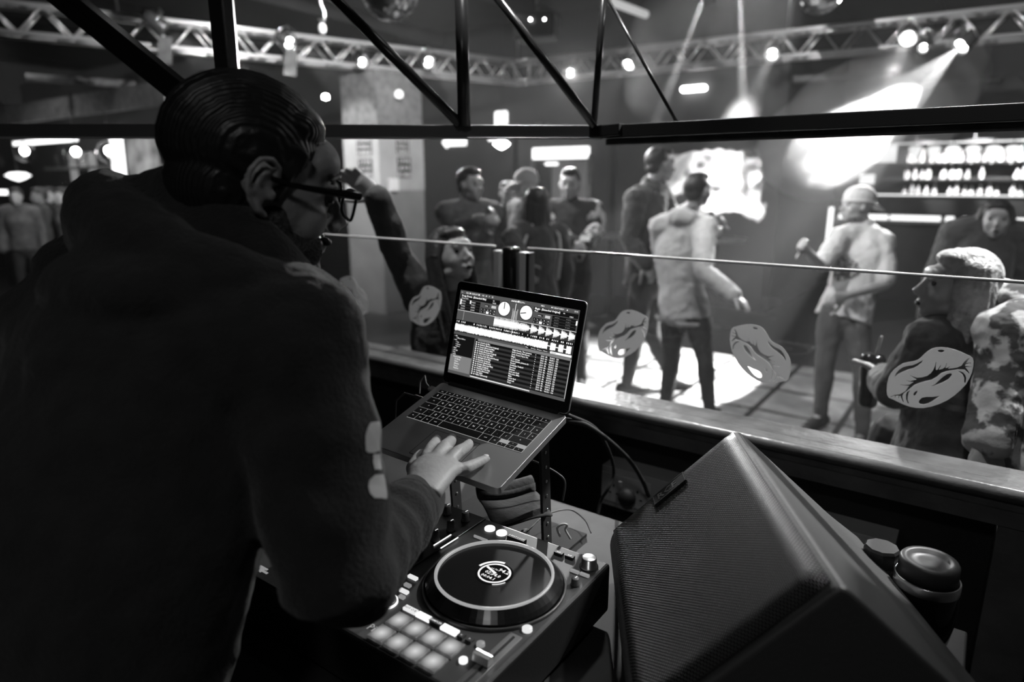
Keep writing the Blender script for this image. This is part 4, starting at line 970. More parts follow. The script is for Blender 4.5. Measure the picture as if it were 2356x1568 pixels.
tag(MB().box(PY(1600, 205, 9)-V((0, .06, 0)), (.34, .1, .07)).build('wall_light', 'e_lamp', bevel=.03), 'small glowing oblong lamp on the wall above the vapour', 'lamp')
# speaker / projector dim objects under the ceiling
o = thing('hanging_speaker', 'dim black speaker hanging from the ceiling at the top centre', 'speaker', P(1235, 65, 5.8)); c = P(1235, 65, 5.8)
MB().box(c, (.36, .28, .2), ROTZ(R(20))).build('cabinet', 'plastic', o, bevel=.02); MB().cyl(c+V((0, 0, .1)), V((c.x, c.y, ZC)), .012, n=8).build('hanger', 'steel', o)
for dx in (-.06, .06): MB().ell(c+RT*dx-FW*.16, .012).build('status_lamp', 'e_lamp', o)

# ------------------------------------------------------------------ back wall, door, signs, column
dr = tag(MB().box(((DX0+DX1)/2, 10.2, .01), (1.6, 2.3, .02)).box((DX0-.4, 10.2, 1.2), (.1, 2.4, 2.4)).box((DX1+.4, 10.2, 1.2), (.1, 2.4, 2.4)).box(((DX0+DX1)/2, 11.4, 1.2), (1.7, .1, 2.4)).box(((DX0+DX1)/2, 10.2, 2.42), (1.7, 2.4, .06)).build('wall_corridor', 'offwhite'), kind='structure')
fr2 = MB()
for x in (DX0-.03, DX1+.03): fr2.box((x, 8.98, DH/2+.02), (.07, .08, DH+.04))
fr2.box(((DX0+DX1)/2, 8.98, DH+.04), (DX1-DX0+.13, .08, .07)); tag(fr2.build('trim_1', 'clothmid'), kind='structure')
o = tag(MB().box((DX0+.12, 9.05, 1.0), (.25, .045, 1.98)).build('door_1', 'cloth'), kind='structure')
tag(MB().box((DX0+.5, 10.9, 1.62), (.42, .04, .75)).build('light_box', 'e_strip'), 'bright tall lit panel seen through the doorway', 'lit panel')
tag(MB().box(PY(1273, 377, 9)-V((0, .05, 0)), (.22, .06, .045)).build('exit_lamp', 'e_sign', bevel=.015), 'small glowing oblong lamp just above the doorway', 'lamp')
sg = thing('door_sign', 'long bright white illuminated sign above the doorway', 'sign', PY(1289, 352, 8.955))
c = PY(1289, 352, 8.955); MB().box(c, (.98, .08, .17)).build('light_box', 'e_sign', sg, bevel=.012)
MB().text('TOILETS', c+V((.18, -.0415, -.02)), (1, 0, 0), (0, 0, 1), .06, 0).build('lettering', 'e_w', sg, fix=False)
s2 = thing('arrow_sign', 'bright left-pointing arrow sign below the overhead board', 'sign', PY(1048, 327, 8.99)); c = PY(1048, 327, 8.99)
MB().prism([(-.26, 0), (-.17, .09), (-.17, .06), (.24, .06), (.24, -.06), (-.17, -.06), (-.17, -.09)], c, (1, 0, 0), (0, 0, 1), .05).build('arrow_box', 'e_sign', s2)
s3 = thing('neon_strip', 'short bright lettered strip above a glowing lamp by the group', 'sign', PY(1148, 320, 8.97)); MB().box(PY(1145, 319, 8.97), (.36, .05, .06)).build('strip', 'e_sign', s3, bevel=.01)
pc = PY(1154, 331, 8.6); o = thing('pendant_lamp', 'round glowing pendant lamp under the lettered strip', 'lamp', pc); MB().lathe([(0, -.08), (.05, -.06), (.13, 0), (.05, .05), (0, .06)], pc, n=20).build('shade', 'e_lamp', o); MB().cyl(pc+V((0, 0, .05)), V((pc.x, pc.y, ZC)), .005, n=6).build('cord', 'blackm', o)
tag(MB().box(PY(1153, 275, 8.97), (.24, .06, .26)).build('lit_square_sign', 'e_sign', bevel=.03), 'small square white illuminated sign hanging high above the group', 'sign')
for i, px in enumerate((1172, 1190, 1216, 1240, 1262, 1300)):
    tag(MB().box(PY(px, 300+2*(i % 3), 8.95)-V((0, .03, 0)), (.07+.03*(i % 2), .03, .2)).build('wall_poster', 'clothmid'), ['leftmost', 'second from left', 'third from left', 'fourth from left', 'fifth from left', 'rightmost'][i]+' small pale poster high on the dark back wall', 'poster', 'small posters high on the back wall')
cx0, cx1, cy0, cy1 = -6.95, -6.31, 6.0, 6.80
co_ = thing('column', 'broad pale square column carrying black posters', 'column', ((cx0+cx1)/2, (cy0+cy1)/2, 0))
MB().box(((cx0+cx1)/2, (cy0+cy1)/2, 1.17), (cx1-cx0, cy1-cy0, 2.34)).build('lower_shaft', 'column', co_)
MB().box(((cx0+cx1)/2, (cy0+cy1)/2, (2.34+3.03)/2), (cx1-cx0, cy1-cy0, 3.03-2.34)).build('upper_shaft', 'clothmid', co_)
MB().box(((cx0+cx1)/2, (cy0+cy1)/2, 1.97), (cx1-cx0+.01, cy1-cy0+.01, .76)).build('pale_band', 'plaster', co_)
def poster(face, px0, py0, px1, py1, label, lines):
    if face == 'y': a, b_ = PY(px0, py0, cy0-.008), PY(px1, py1, cy0-.008); ux = V((1, 0, 0)); wd_ = b_.x-a.x; nn = V((0, -1, 0))
    else: a, b_ = PX(px0, py0, cx1+.008), PX(px1, py1, cx1+.008); ux = V((0, 1, 0)); wd_ = b_.y-a.y; nn = V((1, 0, 0))
    h_ = a.z-b_.z; c = (a+b_)/2; o = thing('poster', label, 'poster', c)
    mb = MB(); rot = Matrix((ux, -nn, V((0, 0, 1)))).transposed(); mb.box(c, (wd_, .006, h_), rot); mb.build('sheet', 'poster', o)
    tb_ = MB()
    for i, t in enumerate(lines): tb_.text(t, c + nn*.0045 + V((0, 0, h_*(.5-(i+.82)/len(lines)))), ux, (0, 0, 1), h_/len(lines)*.85, 0, 'CENTER', sx=wd_*1.05/(h_/len(lines)*.85*.68*len(t)), bold=.02)
    tb_.build('lettering', 'printw', o, fix=False)
poster('y', 820, 316, 856, 357, 'upper black poster on the left face of the column', ['DRINK', 'DEALS', 'HERE'])
poster('y', 824, 366, 858, 408, 'lower black poster on the left face of the column', ['2 FOR', '£10', 'BOMBS'])
poster('x', 911, 316, 941, 355, 'upper black poster on the right face of the column', ['DRINK', 'DEALS', 'HERE'])
poster('x', 914, 361, 946, 409, 'lower black poster on the right face of the column', ['2 FOR', '£10', 'BOMBS'])
tag(MB().box(PX(905, 425, cx1+.03), (.05, .16, .16)).build('paper_reflection', 'white', bevel=.01), 'small white box standing in for a paper reflection on the column', 'box')  # white box takes the place of a paper reflection
tag(MB().lathe([(0, -.05), (.045, -.03), (.05, .02), (.02, .05), (0, .05)], PX(918, 217, cx1+.10), n=16).build('column_lamp', 'e_sign'), 'small round lamp glowing high on the column', 'lamp')

# ------------------------------------------------------------------ right-hand bar
br = thing('bar_counter', 'long bar counter with a glowing white edge strip at the right', 'bar counter', (.9, 11.2, 0))
MB().box((1.15, 11.35, .56), (6.2, .5, 1.12)).build('front', 'panel', br); MB().box((1.15, 11.3, 1.145), (6.3, .66, .05)).build('counter_top', 'wood', br, bevel=.01)
xa = PY(1985, 497, 10.95).x; xc = PY(2350, 508, 10.95).x
for i, (p_, q_) in enumerate(((1930, 2043), (2048, 2165), (2176, 2196), (2215, 2228), (2335, 2380))):
    u0, u1 = PY(p_, 497, 10.95).x, PY(q_, 500, 10.95).x; MB().box(((u0+u1)/2, 10.95, 1.205), (u1-u0, .04, .07)).build('light_strip', 'e_bar', br, bevel=.01)
c = PY(1908, 525, 10.9); MB().box(c+V((0, 0, .0)), (.06, .05, .62)).build('end_strip', 'e_bar', br)
bs = thing('back_bar', 'back-lit bar shelving crowded with shining bottles at the right', 'shelving', (.5, 12.4, 1.2))
MB().box((.9, 12.5, 1.85), (5.0, .06, .95)).build('back_panel', 'panel', bs)
for z in (1.47, 1.72, 1.97, 2.30): MB().box((.9, 12.32, z), (5.0, .30, .02)).build('shelf', 'black', bs)
MB().box((.9, 12.30, 1.33), (5.0, .34, .22)).build('base', 'walldark', bs)
MB().box((.9, 12.19, 2.27), (5.0, .03, .02)).build('lamp_strip', 'e_bar', bs)
for x in (-1.0, -.3, .4, 1.1):
    MB().lathe([(.03,0),(.05,-.05),(0,-.05)], (x, 11.5, 2.45), n=16).build('added_shelf_lamp', 'e_lamp', bs); spot('added_shelf_light', (x, 11.5, 2.38), (x, 12.3, 1.75), 150, 75, .6, .02, bs)  # lamps and spots added to brighten the bottles
MB().box((.9, 12.14, 1.50), (5.0, .02, .02)).build('edge_strip', 'e_bar', bs)
M['e_bottle'] = mat('lit_bottle', .8, .25, coat=.5, var=.6, vscale=9)
pr = MB().lathe([(.034,0),(.037,.01),(.037,.13),(.016,.175),(.013,.225),(.015,.23),(0,.23)], (0, 0, 0), n=14).build('bottle', 'e_bottle', origin=(0, 0, 0))
pr2 = MB().lathe([(.042,0),(.045,.01),(.040,.09),(.028,.125),(.014,.15),(.014,.20),(0,.20)], (0, 0, 0), n=14).build('bottle', 'white', origin=(0, 0, 0))
n_b = 0
for zi, z in enumerate((1.487, 1.737, 1.987)):
    for i in range(26):
        x = -1.18+i*.098+random.uniform(-.015, .015)
        if x > 1.05 or random.random() < .15: continue
        src = pr if (i+zi) % 3 else pr2
        o = src if (n_b in (0, 2) and src.location.length < .01) else src.copy()
        if o.name not in COL.objects: COL.objects.link(o)
        o.location = (x, 12.32+random.uniform(-.07, .05), z); k_ = random.uniform(.7, 1.0); o.scale = (k_*1.15, k_*1.15, k_*.95); n_b += 1
        tag(o, 'bottle shining on the lit %s shelf of the right bar' % ('bottom', 'middle', 'top')[zi], 'bottle', 'bottles on the %s shelf of the right bar' % ('bottom', 'middle', 'top')[zi])
for o in (pr, pr2):
    if 'label' not in o: o.location = (1.4, 12.3, 1.487); tag(o, 'bottle shining on the lit bottom shelf of the right bar', 'bottle', 'bottles on the bottom shelf of the right bar')
for i, px in enumerate((2105, 2148, 2192, 2238, 2285, 2330)):
    c = PY(px, 350, 11.6); od = ('leftmost', 'second', 'third', 'fourth', 'fifth', 'rightmost')[i]; o = thing('pendant_lamp', od+' from the left of six glowing tapered pendant lamps above the right bar' if i in (1, 2, 3, 4) else od+' of the six glowing tapered pendant lamps above the right bar', 'lamp', c, 'tapered pendant lamps above the right bar'); MB().lathe([(0, -.16), (.025, -.12), (.085, .06), (.06, .08), (0, .09)], c, n=16).build('shade', 'e_bar', o); MB().cyl(c+V((0, 0, .08)), V((c.x, c.y, 2.52)), .005, n=6).build('cord', 'blackm', o)
tag(MB().box(PY(2005, 355, 12.4), (.72, .05, .26)).build('lit_menu_board', 'e_bar', bevel=.02), 'glowing white menu board left of the bar shelves', 'menu board')
tag(MB().box(PY(1995, 412, 12.3), (.22, .05, .16)).build('lit_small_sign', 'e_bar', bevel=.02), 'small glowing sign above the cap of the man with raised fist', 'sign')
tag(MB().box((1.42, 11.2, 2.75), (6.0, 1.5, .5)).build('bar_canopy', 'walldark'), 'dark canopy hanging over the right bar', 'canopy')

# ------------------------------------------------------------------ left-hand bar
lb_ = thing('left_bar', 'distant bar at the far left with lit shelves and cabinets', 'bar', (-10, 4.3, 0))
MB().box((-10.5, 4.35, .55), (5.6, .5, 1.1)).build('counter', 'panel', lb_)
MB().box((-10.5, 4.9, 1.7), (6.4, .08, 3.2)).build('rear_panel', 'wall', lb_)
MB().box((-10.3, 4.2, 2.68), (5.0, .06, .26)).build('fascia', 'clothmid', lb_)
for z in (1.5, 1.9): MB().box((-10.6, 4.7, z), (3.6, .3, .04)).build('shelf', 'wood', lb_)
MB().box((-11.6, 4.3, 2.28), (2.2, .05, .06)).build('strip_lamp', 'e_strip', lb_)
for i, (px, py, w_, h_) in enumerate(((167, 368, .17, .22), (190, 368, .17, .22), (212, 368, .18, .22), (172, 402, .18, .2), (216, 402, .18, .22))):
    tag(MB().box(PY(px, py, 4.6), (w_, .04, h_)).build('fridge_window', 'e_g1'), ['upper left', 'upper middle', 'upper right', 'lower left', 'lower right'][i]+' softly lit cabinet window behind the left bar', 'cabinet window', 'lit cabinet windows behind the left bar')
tag(MB().box(PY(272, 368, 4.2), (.28, .06, .62), Matrix.Rotation(R(3), 3, 'Y')).build('light_box', 'e_sign', bevel=.03), 'bright tall lit panel left of the DJ head', 'lit panel')
for px, py, od in ((57, 350, 'leftmost'), (175, 352, 'middle'), (252, 350, 'rightmost')):
    o = thing('globe_lamp', od+' of three clear globe lamps with glowing bulbs over the left bar', 'lamp', PY(px, py, 4.0), 'globe lamps over the left bar'); c = PY(px, py, 4.0)
    MB().ell(c, .14, None, 0, 20, 14).build('globe', 'glass', o); MB().ell(c+V((0, 0, .02)), .05).build('bulb', 'e_hot', o); MB().cyl(c+V((0, 0, .13)), c+V((0, 0, .5)), .008, n=8).build('cord', 'black', o)
tag(MB().box(PY(330, 375, 4.5), (.75, .05, .8)).build('wall_mural', mat('mural', .25, .7, var=.9, vscale=3)), 'blurred grey picture on the wall beside the DJ head', 'picture')
pc = PY(42, 407, 3.9); o = thing('bar_lamp', 'bright flat lamp low over the left bar', 'lamp', pc); MB().lathe([(0, -.06), (.08, -.03), (.16, .02), (.10, .06), (0, .07)], pc, n=20).build('shade', 'e_strip', o); MB().cyl(pc+V((0, 0, .06)), V((pc.x, pc.y, ZC)), .005, n=6).build('cord', 'blackm', o)
tag(MB().box(PY(6, 442, 3.9), (.25, .05, .07)).build('till_screen', 'e_strip'), 'small bright till screen at the left edge of the bar', 'screen')
pb_ = MB().lathe([(.034,0),(.037,.01),(.037,.13),(.016,.175),(.013,.225),(0,.23)], (0, 0, 0), n=12).build('bottle', 'glassb', origin=(0, 0, 0))
for i in range(22):
    o = pb_ if i == 0 else pb_.copy()
    if i: COL.objects.link(o)
    o.location = (-12.2+i*.155, 4.68, 1.52 if i % 2 else 1.92); tag(o, 'dim bottle on the shelves of the left bar', 'bottle', 'bottles on the shelves of the left bar')

# ------------------------------------------------------------------ furniture beyond the dance floor
for i, (x, y) in enumerate(((-3.9, 7.6), (-2.6, 7.8))):
    o = thing('high_table', 'round dark high table near the back wall, '+('behind the grey-hooded man' if i else 'right of the doorway'), 'table', (x, y, 0), 'high tables by the back wall')
    MB().lathe([(.32,1.02),(.34,1.03),(.34,1.06),(0,1.06)], (x, y, 0), n=28).build('table_top', 'wood', o); MB().lathe([(.25,0),(.25,.02),(.03,.05),(.03,1.02)], (x, y, 0), n=20).build('pedestal', 'black', o)
# general light of the room: ceiling lamps, with added fill over the dance floor
def downlight(x, y, z, watts, label, r=.09):
    o = thing('ceiling_light', label, 'ceiling light', (x, y, z), 'round lights in the ceiling')
    MB().lathe([(r*1.2,.0),(r*1.2,-.02),(r,-.02),(r,0)], (x, y, z), n=24).build('rim', 'black', o); MB().lathe([(r,-.004),(0,-.004)], (x, y, z), n=24).build('diffuser', 'e_lamp', o, fix=False)
    spot('light', (x, y, z-.05), (x, y, 0), watts, 120, 1, r, o); return o
for x, y, w_ in ((-1.5, 3.4, 140), (.6, 3.2, 170), (-4.5, 6.6, 60), (-7.0, 4.6, 45), (.4, 11.6, 120), (-10.5, 3.2, 90)): downlight(x, y, ZC-.2, w_, {(-1.5, 3.4): 'round fill light added over the middle of the dance floor', (.6, 3.2): 'round fill light added over the right of the dance floor', (-4.5, 6.6): 'round ceiling light near the doorway', (-7.0, 4.6): 'round ceiling light near the column', (.4, 11.6): 'round ceiling light over the right bar', (-10.5, 3.2): 'round ceiling light over the left bar'}[(x, y)])
o = downlight(.05, -.6, 2.9, 21, 'round ceiling light behind the booth', .12)
for c_ in o.children:
    if c_.type == 'LIGHT': c_.data.spot_size = R(165)
for x, w_ in ((-1.95, 120), (-1.0, 130), (-.1, 100)): lamp((x, 1.50, 3.5), (x, 1.62, 1.3), {-1.95: 'left', -1.0: 'middle', -.1: 'right'}[x]+' lamp of the added row of small down-pointing lamps above the glass', w_, 36, .8, r=.05)['group'] = 'down-pointing lamps added above the glass screen'  # unseen row added to whiten the top edge of the glass
lamp((-2.4, 3.2, 3.75), (-6.6, 5.2, 3.1), 'unseen lamp added under the ceiling to light the left truss', 1900, 75, 1, r=.07)  # out of frame, added only to brighten the left truss
lamp((.8, 3.5, 3.7), (-.15, 2.0, 1.4), 'unseen lamp added under the ceiling to brighten the blond woman by the glass', 800, 42, .8, r=.07)  # added for stronger highlights on her hair
lamp(on(TB, TC, 1330)+V((0, -.2, -.1)), (-.8, 1.5, 1.4), 'lamp added on the right truss to light the booth and lips stickers', 1700, 40, .8, r=.07, att=on(TB, TC, 1330)+V((0, -.13, .0)))  # added so stickers and faces at the booth catch more light
lamp((-2.6, 2.5, 3.6), (-.95, 4.85, 1.3), 'unseen lamp added under the ceiling to light the man with raised fist', 650, 26, .7, r=.07)  # unseen front light added for his chest
lamp(on(TA, TB, 820)+V((.2, -.1, -.1)), (-3.2, 4.3, 1.4), 'lamp added on the left truss to brighten the group by the door', 420, 30, .7, r=.07, att=on(TA, TB, 820)+V((.12, 0, 0)))  # extra lamp put in to lift the dim group
lamp(on(TB, TC, 1790)+V((0, -.2, -.1)), P(1640, 410, 5.5), 'lamp added on the right truss to brighten the vapour cloud', 5200, 11, .6, att=on(TB, TC, 1790)+V((0, -.13, 0)))  # extra source added to turn the vapour white
lamp((-4.6, 3.4, 3.6), (-1.75, 4.9, 1.3), 'unseen lamp added under the ceiling to light the grey-hooded man', 520, 26, .7, r=.07)  # unseen side light added for his left side
lamp((-1.6, 4.4, 3.85), (-1.2, 8.7, 3.1), 'unseen lamp added under the ceiling to light the right truss', 600, 95, 1, r=.07)  # out-of-frame counterpart, added to brighten the right truss
w = lambda px, py, d: ('w', P(px, py, d))
ZF = V((0, 0, .02))
# hoodie man (centre)
g = ground(1580, 4.87) + ZF
def bottle(root, W, HR, RZ, s): pass
person('person', 'man seen from behind in a pale grey hooded sweatshirt and dark jeans', g, FA-35, 1.79,
    dict(head=w(1606, 437, 4.75), neck=w(1580, 490, 4.85), upper=w(1568, 525, 4.9), chest=w(1560, 590, 4.9), waist=w(1568, 660, 4.87), pelvis=w(1575, 712, 4.87),
         shL=w(1520, 520, 4.95), shR=w(1622, 525, 4.75), elL=w(1520, 610, 5.1), wrL=w(1560, 650, 5.2), elR=w(1618, 625, 4.6), wrR=w(1688, 678, 4.5),
         hipL=w(1548, 720, 4.9), hipR=w(1600, 720, 4.82), knL=w(1545, 835, 4.95), knR=w(1622, 830, 4.8), anL=w(1530, 925, 5.0), anR=w(1632, 940, 4.8)),
    head=(-20, -5), top='greyhood', bottom='jeans', hair=('short', 'hair'), topstyle='hoodie')
# raised hand with a glass bottle belongs to the dark-jacketed man facing him
g = ground(1475, 5.3) + ZF
person('person', 'tall man in a dark jacket standing in vapour behind the grey-hooded man', g, FA-75, 1.93,
    dict(head=w(1520, 378, 5.25), neck=w(1498, 425, 5.3), upper=w(1492, 455, 5.3), chest=w(1488, 510, 5.3), waist=w(1485, 580, 5.3), pelvis=w(1485, 635, 5.3),
         shL=w(1520, 450, 5.5), shR=w(1462, 460, 5.15), elR=w(1448, 550, 5.1), wrR=w(1485, 608, 5.05), elL=w(1560, 520, 5.4), wrL=w(1635, 505, 5.1),
         hipL=w(1500, 650, 5.4), hipR=w(1475, 650, 5.2), knL=w(1500, 770, 5.4), knR=w(1462, 775, 5.2), anL=w(1545, 870, 5.5), anR=w(1442, 880, 5.3)),
    top='cloth', bottom='trous', hair=('short', 'hair'), curl=.7)
c = P(1652, 520, 5.0)
bo = thing('glass_bottle', 'clear glass bottle held up beside the grey-hooded man', 'bottle', c - V((0, 0, .1)))
tb = Matrix.Rotation(R(12), 3, RT)
MB().lathe([(.030,-.10),(.033,-.09),(.033,.02),(.014,.07),(.013,.11),(0,.11)], c, tb).build('glass', 'glassb', bo)
MB().lathe([(.034,-.07),(.034,-.01)], c, tb).build('paper_label', 'offwhite', bo, fix=False)
# cap man
g = ground(1925, 4.6) + ZF
def print_(root, W, HR, RZ, s):
    f = RZ @ V((0, 1, 0)); sd = RZ @ V((1, 0, 0)); c = W['chest']+f*.16*s+V((0, 0, -.05)); b = MB(); n = 14; rn = random.Random(5); vs = []
    for i in range(n+1):
        for j in range(n+1): vs.append(c+sd*(-.10+.20*i/n)*s+V((0, 0, (.09-.18*j/n)*s)))
    fs = [(i*(n+1)+j, (i+1)*(n+1)+j, (i+1)*(n+1)+j+1, i*(n+1)+j+1) for i in range(n) for j in range(n) if (i-6.5)**2/45+(j-6.5)**2/40 < 1 and rn.random() > .22]
    b.add(vs, fs); o = b.build('printed_motif', 'teeprint', root, fix=False)
    sw = o.modifiers.new('w', 'SHRINKWRAP'); sw.target = [x for x in root.children if x.name.startswith('shirt')][0]; sw.offset = .003; sw.wrap_mode = 'ABOVE_SURFACE'
person('person', 'man in a pale backwards cap and printed light t-shirt with one fist raised', g, FA+125, 1.80,
    dict(head=w(1972, 470, 4.6), neck=w(1985, 520, 4.65), upper=w(1985, 548, 4.65), chest=w(1975, 600, 4.62), waist=w(1962, 660, 4.6), pelvis=w(1940, 712, 4.6),
         shR=w(1935, 548, 4.62), shL=w(2030, 560, 4.55), elR=w(1888, 612, 4.45), wrR=w(1855, 575, 4.3), elL=w(2038, 655, 4.45), wrL=w(1940, 682, 4.25),
         hipR=w(1915, 720, 4.6), hipL=w(1965, 722, 4.55), knR=w(1898, 840, 4.6), knL=w(1985, 850, 4.5), anR=w(1888, 955, 4.65), anL=w(1985, 1000, 4.45)),
    head=(-32, -4), top='tee', bottom='trous', hair=('cap', 'cap', 'back'), topstyle='tee', skin='skin', extra=print_, curl=1.0)
# blond woman near the glass
g = ground(2170, 2.0)
person('person', 'woman with blond shoulder-length hair and dark top facing left just beyond the glass', g, FA+80, 1.62,
    dict(head=w(2200, 655, 1.95), neck=w(2225, 745, 2.02), upper=w(2205, 790, 2.02), chest=w(2190, 860, 2.0), waist=w(2175, 960, 2.0), pelvis=w(2165, 1060, 2.0),
         shL=w(2145, 790, 1.95), shR=w(2235, 800, 2.1), elL=w(2060, 900, 2.0), wrL=w(2035, 872, 2.2), elR=w(2240, 930, 2.15), wrR=w(2190, 1010, 2.1)),
    head=(0, -8), top='cloth', bottom='trous', hair=('bob', 'blond'), skin='skinlt', fem=True, voxel=.006, curl=.6, laugh=True)
# dark woven tumbler held in front of her
c = P(2003, 870, 2.3)
tu = thing('tumbler', 'black insulated tumbler with a straw held beyond the glass', 'tumbler', c-V((0, 0, .09)))
MB().lathe([(.026,-.10),(.030,-.09),(.038,.055),(.040,.07),(.034,.085),(0,.088)], c).build('cup', 'blackg', tu)
MB().tube([c+V((.008, 0, .08)), c+V((.016, 0, .15))], .004, 8).build('straw', 'offwhite', tu)
# patterned top at the right edge
g = ground(2420, 1.75)
def patm():
    m = mat('patterned_fabric', .4, .8, bump=.2); nt = m.node_tree; b = nt.nodes['Principled BSDF']
    tc = nt.nodes.new('ShaderNodeTexCoord'); n = nt.nodes.new('ShaderNodeTexVoronoi'); n.inputs['Scale'].default_value = 22
    wv = nt.nodes.new('ShaderNodeTexNoise'); wv.inputs['Scale'].default_value = 14; wv.inputs['Detail'].default_value = 4
    r = nt.nodes.new('ShaderNodeMapRange'); r.inputs[1].default_value = .47; r.inputs[2].default_value = .53; r.inputs[3].default_value = .08; r.inputs[4].default_value = .62
    nt.links.new(tc.outputs['Object'], wv.inputs['Vector']); nt.links.new(wv.outputs[0], r.inputs[0]); nt.links.new(r.outputs[0], b.inputs['Base Color']); return m
M['pattern'] = patm()
person('person', 'woman in a black and white patterned top at the right edge beyond the glass', g, FA+95, 1.66,
    dict(head=w(2500, 640, 1.8), neck=w(2480, 715, 1.8), upper=w(2450, 760, 1.8), chest=w(2415, 830, 1.8), waist=w(2390, 930, 1.8), pelvis=w(2390, 1050, 1.8),
         shL=w(2320, 765, 1.75), elL=w(2300, 900, 1.72), wrL=w(2272, 1010, 1.7)), top='pattern', bottom='pattern', hair=('long', 'hairbrown'), fem=True, voxel=.007)
# dim laughing figure behind the blond woman
g = ground(2290, 3.9) + ZF*0
person('person', 'laughing person in a dark hood standing behind the blond woman', g, FA+150, 1.72,
    dict(head=w(2290, 505, 3.9)), top='cloth', bottom='trous', hair=('long', 'hair'), fem=True, head=(0, -8), topstyle='hoodie', laugh=True)
# woman with raised arm
g = ground(1030, 2.75)
person('person', 'laughing long-haired woman in a dark jacket with one arm raised left of the post', g, FA-150, 1.62,
    dict(head=w(1040, 585, 2.55), neck=w(1035, 665, 2.65), upper=w(1030, 705, 2.68), chest=w(1030, 765, 2.72), waist=w(1030, 860, 2.75), pelvis=w(1030, 950, 2.75),
         shR=w(975, 690, 2.65), elR=w(918, 590, 2.6), wrR=w(868, 452, 2.5), hdR=('w', P(795, 392, 2.46)-P(868, 452, 2.5)), nR=('w', FW*1+UP*.3), shL=w(1085, 700, 2.75), elL=w(1100, 800, 2.7), wrL=w(1085, 870, 2.6)),
    top='denim', bottom='jeans', hair=('long', 'hairbrown'), skin='skinlt', fem=True, head=(12, -18), voxel=.006, curl=.06, laugh=True)
# group near the door
def grp(label, px, py, d, face, H, **k):
    g = ground(px, d); hz = P(px, py, d); pose = k.pop('pose', {})
    return person('person', label, g, face, H, pose, hc=None, group=None, **k)
grp('bearded man in a dark patterned jacket at the left of the group by the door', 1080, 420, 5.0, FA-150, 1.80, top='clothmid', hair=('short', 'hairbrown'), head=(20, 0),
    pose=dict(elR=w(1050, 530, 5.0), wrR=w(1110, 510, 4.7), elL=w(1115, 540, 5.2), wrL=w(1130, 500, 4.9)), skin='skinlt')
grp('short-haired person whose face shows between the bearded man and the pale cap', 1168, 447, 6.2, FA-170, 1.70, top='cloth', hair=('short', 'hair'))
grp('person in a pale cap behind the long-haired woman in the group', 1213, 418, 5.6, FA+120, 1.80, top='clothmid', hair=('cap', 'cap', 'front'), skin='skinlt')
def stripes(root, W, HR, RZ, s):
    sd = RZ @ V((1, 0, 0)); f = RZ @ V((0, 1, 0))
    for k in (-1, 1):
        MB().tube([W['neck']+sd*k*.06*s-f*.05*s, W['upper']+sd*k*.13*s-f*.09*s, W['chest']+sd*k*.165*s-f*.08*s, W['waist']+sd*k*.15*s-f*.06*s], [(.012*s, .010*s)]*4, 8).build('pale_stripe', 'satin', root)
grp('woman with long dark hair seen from behind in a dark striped jacket', 1236, 460, 4.5, FA+25, 1.66, top='cloth', bottom='trous', hair=('longback', 'hair'), fem=True, extra=stripes,
    pose=dict(elL=w(1175, 545, 4.4), wrL=w(1205, 610, 4.3)))
def sleeves(root, W, HR, RZ, s):
    f = RZ @ V((0, 1, 0)); MB().box(W['chest']+f*.15*s+V((0, 0, .0)), (.07, .07, .05), RZ).build('chest_patch', 'printw', root, bevel=.01)
    for k in ('L', 'R'):
        sh, el, wr = W['sh'+k], W['el'+k], W['wr'+k]
        MB().tube([sh, sh.lerp(el, .5), el, el.lerp(wr, .85)], [.088*s, .080*s, .070*s, .058*s], 14).build('pale_sleeve', 'satin', root, voxel=.01, smooth=3, disp=.03, dscale=.06)
grp('man in a varsity jacket with pale satin sleeves in front of the bright doorway', 1312, 427, 5.2, FA+165, 1.80, top='cloth', bottom='trous', hair=('short', 'hair'), extra=sleeves,
    pose=dict(elL=w(1372, 530, 5.2), wrL=w(1345, 560, 4.9), elR=w(1278, 535, 5.2), wrR=w(1318, 560, 4.9)))
g = P(1345, 552, 4.85)
tag(MB().box(g, (.075, .01, .14), ROTZ(R(FA)) @ Matrix.Rotation(R(60), 3, 'X')).build('phone', 'e_soft', bevel=.004), 'lit phone in the hands of the man with satin sleeves', 'phone')
g = P(1130, 498, 4.75)
tag(MB().lathe([(.026,-.07),(.034,.06)], g, n=20).build('drinking_glass', 'glassb', fix=False), 'drinking glass held by the bearded man in the group', 'glass')
# drinkers far off at the left bar
far = [(32, 455, 8.6, 'clothmid', 'skinlt', 'far drinker in a pale top at the left edge by the left bar'), (88, 440, 8.9, 'denim', 'skin', 'far drinker with dark hair between two others at the left bar'),
       (112, 450, 9.3, 'cloth', 'skinlt', 'far drinker in dark clothes leaning at the left bar'), (142, 452, 8.7, 'clothmid', 'skinlt', 'far drinker nearest the hood of the DJ at the left bar')]
for px, py, d, tp, sk, lab in far:
    g = ground(px, d); person('person', lab, g, FA+random.uniform(120, 220), 1.62, {}, top=tp, skin=sk, hair=('short', 'hairbrown'), voxel=.016, hands=False)
# vapour cloud
M['vapour'] = volmat('vapour', 11, .1, 6.0)
mb = MB(); 
for px, py, d, r in ((1575, 400, 5.6, .19), (1540, 385, 5.7, .14), (1690, 400, 5.5, .23), (1720, 430, 5.4, .15), (1640, 440, 5.5, .22), (1680, 450, 5.4, .16), (1615, 375, 5.6, .14), (1718, 370, 5.6, .12), (1735, 480, 5.4, .11), (1655, 385, 5.6, .17)):
    mb.ell(P(px, py, d), (r, r, r*.85), None, 0, 16, 10)
o = mb.build('vapour_cloud', 'vapour', voxel=.04, smooth=2, disp=.12, dscale=.12)
tag(o, 'billowing white vapour cloud around the heads of the two men', 'vapour', kind='stuff')

